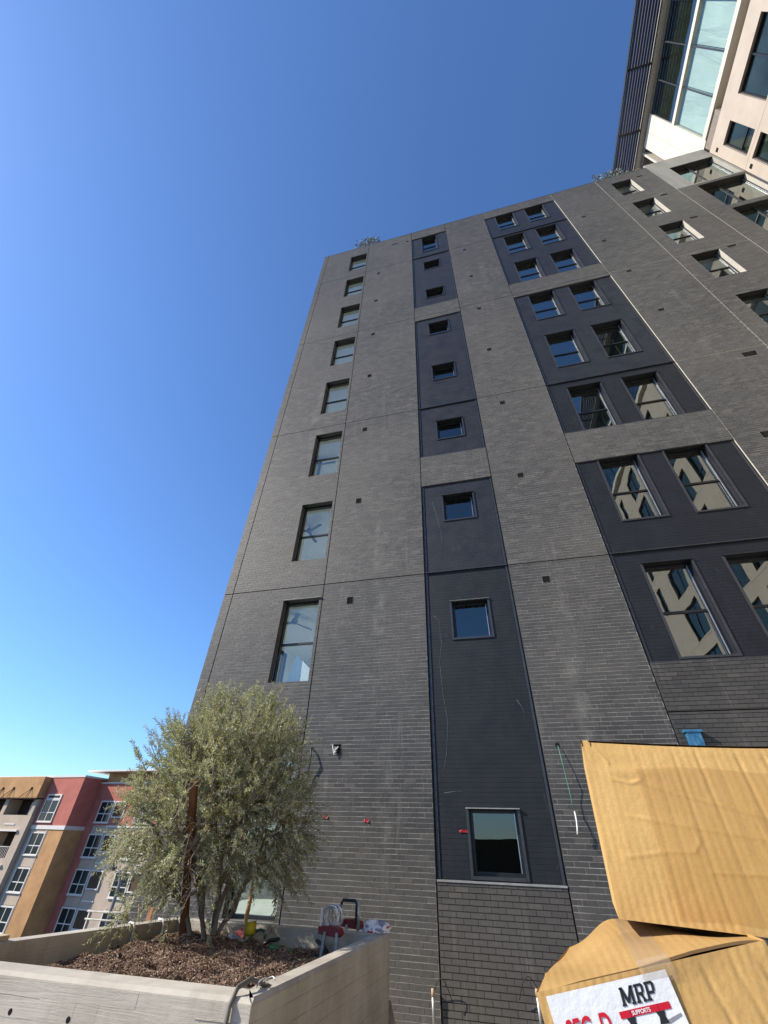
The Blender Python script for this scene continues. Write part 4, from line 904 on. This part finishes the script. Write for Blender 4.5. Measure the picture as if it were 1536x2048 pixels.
# upper carton
UP = hit(1238, 1838, 1, -7.05); Lu = local(UP, R(-7), R(-2.3)); Wu, Du, Hu = .66, .40, .318
uc = thing('carton', Lu(.3, .2, 0), 'large taped cardboard carton tilted on top of a crushed carton', 'carton')
CREASE = [([(.02, .262), (.05, .243), (.085, .236), (.108, .244)], .0016), ([(.10, .24), (.17, .222), (.25, .205), (.33, .185), (.45, .178), (.6, .17)], .0012), ([(.04, .10), (.12, .115), (.17, .118), (.185, .135), (.18, .17)], .0009), ([(.19, .088), (.28, .092), (.38, .08), (.5, .084), (.62, .075)], .0010), ([(.012, .315), (.035, .295), (.05, .275)], .0018), ([(.30, .20), (.305, .15), (.315, .10)], .0009), ([(.36, .31), (.375, .26), (.40, .20)], .0012)]
def seg_d(x, z, P_):
    best = 9
    for (x0, z0), (x1, z1) in zip(P_, P_[1:]):
        dx, dz = x1-x0, z1-z0; t = max(0, min(1, ((x-x0)*dx+(z-z0)*dz)/(dx*dx+dz*dz))); best = min(best, math.hypot(x-x0-t*dx, z-z0-t*dz))
    return best
def creases(x, z):
    h = 0
    for P_, a_ in CREASE: h += a_*math.exp(-(seg_d(x, z, P_)/.0032)**2)
    for cx_, a_, s_ in ((.235, .0011, .10), (.31, .0013, .13), (.42, .0010, .16), (.19, .0008, .04), (.15, .0007, .03), (.27, .0008, .1), (.36, .0010, .08), (.12, .0006, .02), (.47, .0008, .15)): h -= a_*math.exp(-((x-cx_-s_*(.3-z)*.55)/.0036)**2)
    h += .0030*math.sin(x*11+1)*math.sin(z*9)+.0009*math.exp(-((z-.17+.10*(x-.1))/.004)**2)*(1 if .06 < x < .5 else 0)
    h += .0018*math.exp(-(((x-.10)/.07)**2+((z-.26)/.012)**2))
    return h
def f_front(u, v):
    x, z = u*Wu, v*Hu; sag = -.012*math.sin(u*math.pi*.9)*v; e = min(1, u*14, (1-u)*14, v*14, (1-v)*14); xx = x-.004*v*(1-u)
    if u < .03 and v > .97: xx += .003
    return Lu(xx, -.004*math.sin(u*3.1)*math.sin(v*3.1)+creases(x, z)*e*-1.0, z+sag+(.004 if u < .02 and v > .98 else 0))
V_, F_ = grid_face(f_front, 260, 110); m = MB().add(V_, F_)
V_, F_ = grid_face(lambda u, v: Lu(0-.004*v, (1-u)*Du, v*Hu), 4, 4); m.add(V_, F_)
V_, F_ = grid_face(lambda u, v: Lu(Wu, u*Du, v*Hu), 2, 2); m.add(V_, F_); V_, F_ = grid_face(lambda u, v: Lu(u*Wu, Du, v*Hu), 2, 2); m.add(V_, [tuple(reversed(f)) for f in F_])
V_, F_ = grid_face(lambda u, v: Lu(u*Wu, v*Du, 0), 2, 2); m.add(V_, [tuple(reversed(f)) for f in F_])
m.build('body', M['card'], uc, True, origin=Lu(0, 0, 0))
for y0, y1, zt in ((.0, Du*.5-.002, .004), (Du*.5+.002, Du, .002)):
    V_, F_ = grid_face(lambda u, v: Lu(u*Wu-.004*(1-u), y0+v*(y1-y0), Hu+zt-.012*math.sin(u*math.pi*.9)), 12, 3); MB().add(V_, F_).build('flap', M['card2'], uc, True, origin=Lu(0, 0, 0))
V_, F_ = grid_face(lambda u, v: Lu(.098+.008*(1-v)+u*(Wu-.106), -.0022-.004*math.sin((.15+.85*u)*3.1)*math.sin((.03+.88*v)*3.1)-creases(.1+u*(Wu-.11), (.03+.80*v)*Hu), (.03+.80*v)*Hu+.005*math.sin(u*9)), 180, 50); MB().add(V_, F_).build('packing_tape', tape_mat('brown_tape', (.55, .32, .10)), uc, True)
# lower carton, rolled to the left
LO = hit(1072, 1985, 1, -7.15); rl_ = R(12.8); Ll = local(LO, R(-1.0), rl_); Wl, Dl, Hl = .402, .36, .34
lc_ = thing('carton', Ll(.2, .18, -Hl), 'crushed cardboard carton with a white printed label slumped to one side', 'carton')
def l_front(u, v):
    x, z = u*Wl, -(1-v)*Hl; e = min(1, u*18, (1-u)*18, (1-v)*14)
    h = .003*math.sin(x*19)*math.sin(z*15+1)
    for cx_, a_ in ((.285, .0018), (.335, .0012), (.375, .0014)): h -= a_*math.exp(-((x-cx_+.10*z)/.005)**2)
    return Ll(x+.006*(1-v)*math.sin(v*5)*(1-u), -h*e, z)
V_, F_ = grid_face(l_front, 160, 60); m = MB().add(V_, F_)
V_, F_ = grid_face(lambda u, v: Ll(.085*(1-u)**1.15*v, (1-u)*Dl, -(1-v)*Hl), 12, 6); m.add(V_, F_); V_, F_ = grid_face(lambda u, v: Ll(Wl, u*Dl, -(1-v)*Hl), 3, 3); m.add(V_, F_); V_, F_ = grid_face(lambda u, v: Ll(.085*(1-u)*v+u*Wl, Dl, -(1-v)*Hl), 3, 3); m.add(V_, [tuple(reversed(f)) for f in F_])
V_, F_ = grid_face(lambda u, v: Ll(u*Wl, v*Dl, -Hl), 2, 2); m.add(V_, [tuple(reversed(f)) for f in F_])
m.build('body', M['card'], lc_, True, origin=Ll(0, 0, 0))
# dark hollow under the lifted flap
V_, F_ = grid_face(lambda u, v: Ll(.006+.085*(1-u)*v+u*(Wl-.012), .004+v*(Dl-.008), -.03), 3, 3); MB().add(V_, F_).build('flap', M['cardin'], lc_, origin=Ll(0, 0, 0))
def l_flap(u, v, off=0.0):     # buckled top: rises behind and to the left, small gap along the front
    x, y = u*Wl, .004+v*Dl
    bulge = .038*math.exp(-((u-.40)/.22)**2)*v**.9*(1.25-.45*v)+.016*math.exp(-((u-.62)/.25)**2)*math.sin(v*3.1)-.010*math.exp(-((u-.85)/.2)**2)*math.sin(v*2.2)
    bulge += .004*math.sin(u*17+v*5)*v*(1-v)*3+.003*math.exp(-((v-.30-.35*u)/.02)**2)
    x += .085*(1-u)**1.5*v**1.15
    return Ll(x, y, -.002+(.003+.005*max(0, min(1, (u-.45)*4)))*min(1, u*5)*(1-abs(2*u-1)**8)*(1-v)+bulge+off)
V_, F_ = grid_face(l_flap, 70, 40); MB().add(V_, F_).build('flap', M['card2'], lc_, True, origin=Ll(0, 0, 0))
# thickness edge of the flap along the front and left
V_, F_ = grid_face(lambda u, v: l_flap(u, 0, -.004*v)+np.array([0, -.0005, 0]), 70, 1); MB().add(V_, F_).build('flap_edge', M['cardin'], lc_, origin=Ll(0, 0, 0))
V_, F_ = grid_face(lambda u, v: l_flap(0, u, -.0065*v)+np.array([-.0005, 0, 0]), 40, 1); MB().add(V_, F_).build('flap_edge', M['card2'], lc_, origin=Ll(0, 0, 0))
# clear tape over the middle seam
V_, F_ = grid_face(lambda u, v: l_flap(.46+.14*u-.02*v, .0+.95*v, .0014), 14, 40); MB().add(V_, F_).build('packing_tape', tape_mat('clear_tape', (.46, .36, .25)), lc_, True)
V_, F_ = grid_face(lambda u, v: Ll((.46+.14*u)*Wl, -.0015-.003*math.sin(v*3.1), .010-.030*v), 10, 4); MB().add(V_, F_).build('packing_tape', tape_mat('clear_tape_end', (.55, .45, .32)), lc_, True)
# printed label
lab_m = NT('label_paper'); ln_ = lab_m.noise(18, 4, .6); lab_m.set(.45, .4, 0, lab_m.ramp(ln_, [(.3, (.70, .71, .72)), (.7, (.80, .81, .82))])); lab_m.bump(lab_m.noise(16, 5, .65), .5, .006)
lu0, lu1, lv0, lv1 = .0150, .2268, -.0065, -.150
V_, F_ = grid_face(lambda u, v: Ll(lu0+u*(lu1-lu0), -.0028, lv1+v*(lv0-lv1)), 8, 8); label = MB().add(V_, F_).build('label', lab_m.m, lc_, origin=Ll(0, 0, 0))
blk = simple('black_ink', (.022, .022, .024), .5, .3, var=.1); rdi = simple('red_ink', (.55, .012, .03), .5, .3, var=.06); wht = simple('white_ink', (.8, .8, .8), .5, .3, var=.02)
def LP_(x, z, d=.0034): return Ll(x, -d, z)
def glyph(polys, ox, oz, sx, sz, mat, shear=0.0, d=.0036, name='lettering'):
    m = MB()
    for P_ in polys: n_ = len(P_); m.add([LP_(ox+px_*sx+shear*pz_*sz, oz+pz_*sz, d) for px_, pz_ in P_], [tuple(range(n_))])
    m.build(name, mat, label, origin=Ll(0, 0, 0))
rc = lambda x0, x1, z0, z1: [(x0, z0), (x1, z0), (x1, z1), (x0, z1)]
Mg = [rc(.0, .30, 0, .12), rc(.05, .24, .12, .9), [(0, .88), (.26, .88), (.26, 1), (0, 1)], [(.24, 1), (.05, 1), (.40, .12), (.50, .12), (.50, .38)], [(.50, .12), (.60, .12), (.95, 1), (.76, 1), (.50, .38)], rc(.76, .95, .12, .9), rc(.70, 1.0, 0, .12), rc(.74, 1.0, .88, 1)]
Rg = [rc(0, .40, 0, .12), rc(.07, .30, .12, .88), rc(0, .62, .86, 1), rc(.62, .84, .52, .92), [(.62, .86), (.84, .86), (.72, 1), (.62, 1)], rc(.30, .74, .40, .55), [(.44, .42), (.66, .42), (.84, .12), (.62, .12)], rc(.60, .95, 0, .12)]
Pg = [rc(0, .42, 0, .12), rc(.07, .30, .12, .88), rc(0, .62, .86, 1), rc(.62, .86, .48, .90), [(.62, .86), (.86, .86), (.72, 1), (.62, 1)], rc(.30, .76, .34, .49)]
gx0, gz0, gh = .1362, -.0362, .0212
for g_, ox_, wd in ((Mg, 0, .0235), (Rg, .0250, .0185), (Pg, .0430, .0185)): glyph(g_, gx0+ox_, gz0, wd, gh, blk, shear=.16)
glyph([rc(0, 1, 0, 1)], .1262, -.0487, .0845, .0080, rdi, d=.0035, name='red_bar')
for xx in (.1432, .1905): glyph([rc(0, 1, 0, 1)], xx, -.0487, .0005, .0080, blk, d=.0037, name='bar_rule')
for xx in (.1350, .1840): glyph([[(.0, 1), (1, 1), (.82, .55), (1, 0), (0, 0), (.18, .55)]], xx, -.0625, .0150, .0136, blk, name='support_mark')
glyph([[(0, 0), (1, .42), (1, .5), (.5, .34)]], .150, -.075, .072, .040, simple('grey_ink', (.28, .28, .29), .5, .3), d=.0033, name='grey_swoosh')
def text(s_, ox, oz, size, sx, mat, shear=0, bold=0, d=.0040, name='lettering'):
    cu = bpy.data.curves.new('txt', 'FONT'); cu.body = s_; cu.size = size; cu.offset = bold; cu.space_character = 1.0; to = bpy.data.objects.new('txt', cu); COL.objects.link(to)
    me_ = bpy.data.meshes.new_from_object(to.evaluated_get(bpy.context.evaluated_depsgraph_get())); v = [LP_(ox+p.co.x*sx+shear*p.co.y, oz+p.co.y, d) for p in me_.vertices]; f = [tuple(p.vertices) for p in me_.polygons]
    bpy.data.objects.remove(to); bpy.data.curves.remove(cu); bpy.data.meshes.remove(me_); MB().add(v, f).build(name, mat, label, origin=Ll(0, 0, 0))
text('SUPPORTS', .1462, -.0470, .0068, .98, wht, bold=.00012)
text('SEC. D', .0300, -.0650, .040, .66, rdi, shear=.12, bold=.0007)
# crushed carton underneath, mostly out of view
Z2 = TZ
lo = [Ll(.0, .0, -Hl), Ll(Wl, .0, -Hl), Ll(Wl, Dl, -Hl), Ll(0, Dl, -Hl)]; m = MB(); bt_ = [(LO[0]-.02, LO[1]-.02, Z2), (LO[0]+.62, LO[1]-.02, Z2), (LO[0]+.62, LO[1]+.42, Z2), (LO[0]-.02, LO[1]+.42, Z2)]
tp = [Ll(-.02, -.02, -Hl-.002), Ll(.62, -.02, -Hl-.002), Ll(.62, .42, -Hl-.002), Ll(-.02, .42, -Hl-.002)]
m.add(bt_+tp, [(3, 2, 1, 0), (4, 5, 6, 7), (0, 1, 5, 4), (1, 2, 6, 5), (2, 3, 7, 6), (3, 0, 4, 7)]); tag(m.build('carton', M['card'], origin=(LO[0]+.3, LO[1]+.2, TZ)), 'tall crushed cardboard carton under the labelled carton', 'carton')

# unseen dark fence behind the viewer, added to darken the window reflections
fc = thing('reflection_fence', (-2, -17, TZ), 'unseen dark board fence added to darken the window reflections', 'fence')
fm = simple('dark_reflection_board', (.06, .045, .032), .8, .3, var=.3)
for k in range(40): MB().box(-12.5+k*.5, -12.002+k*.5, -17.03, -17.0+.004*(k % 2), TZ, .55).build('board', fm, fc)
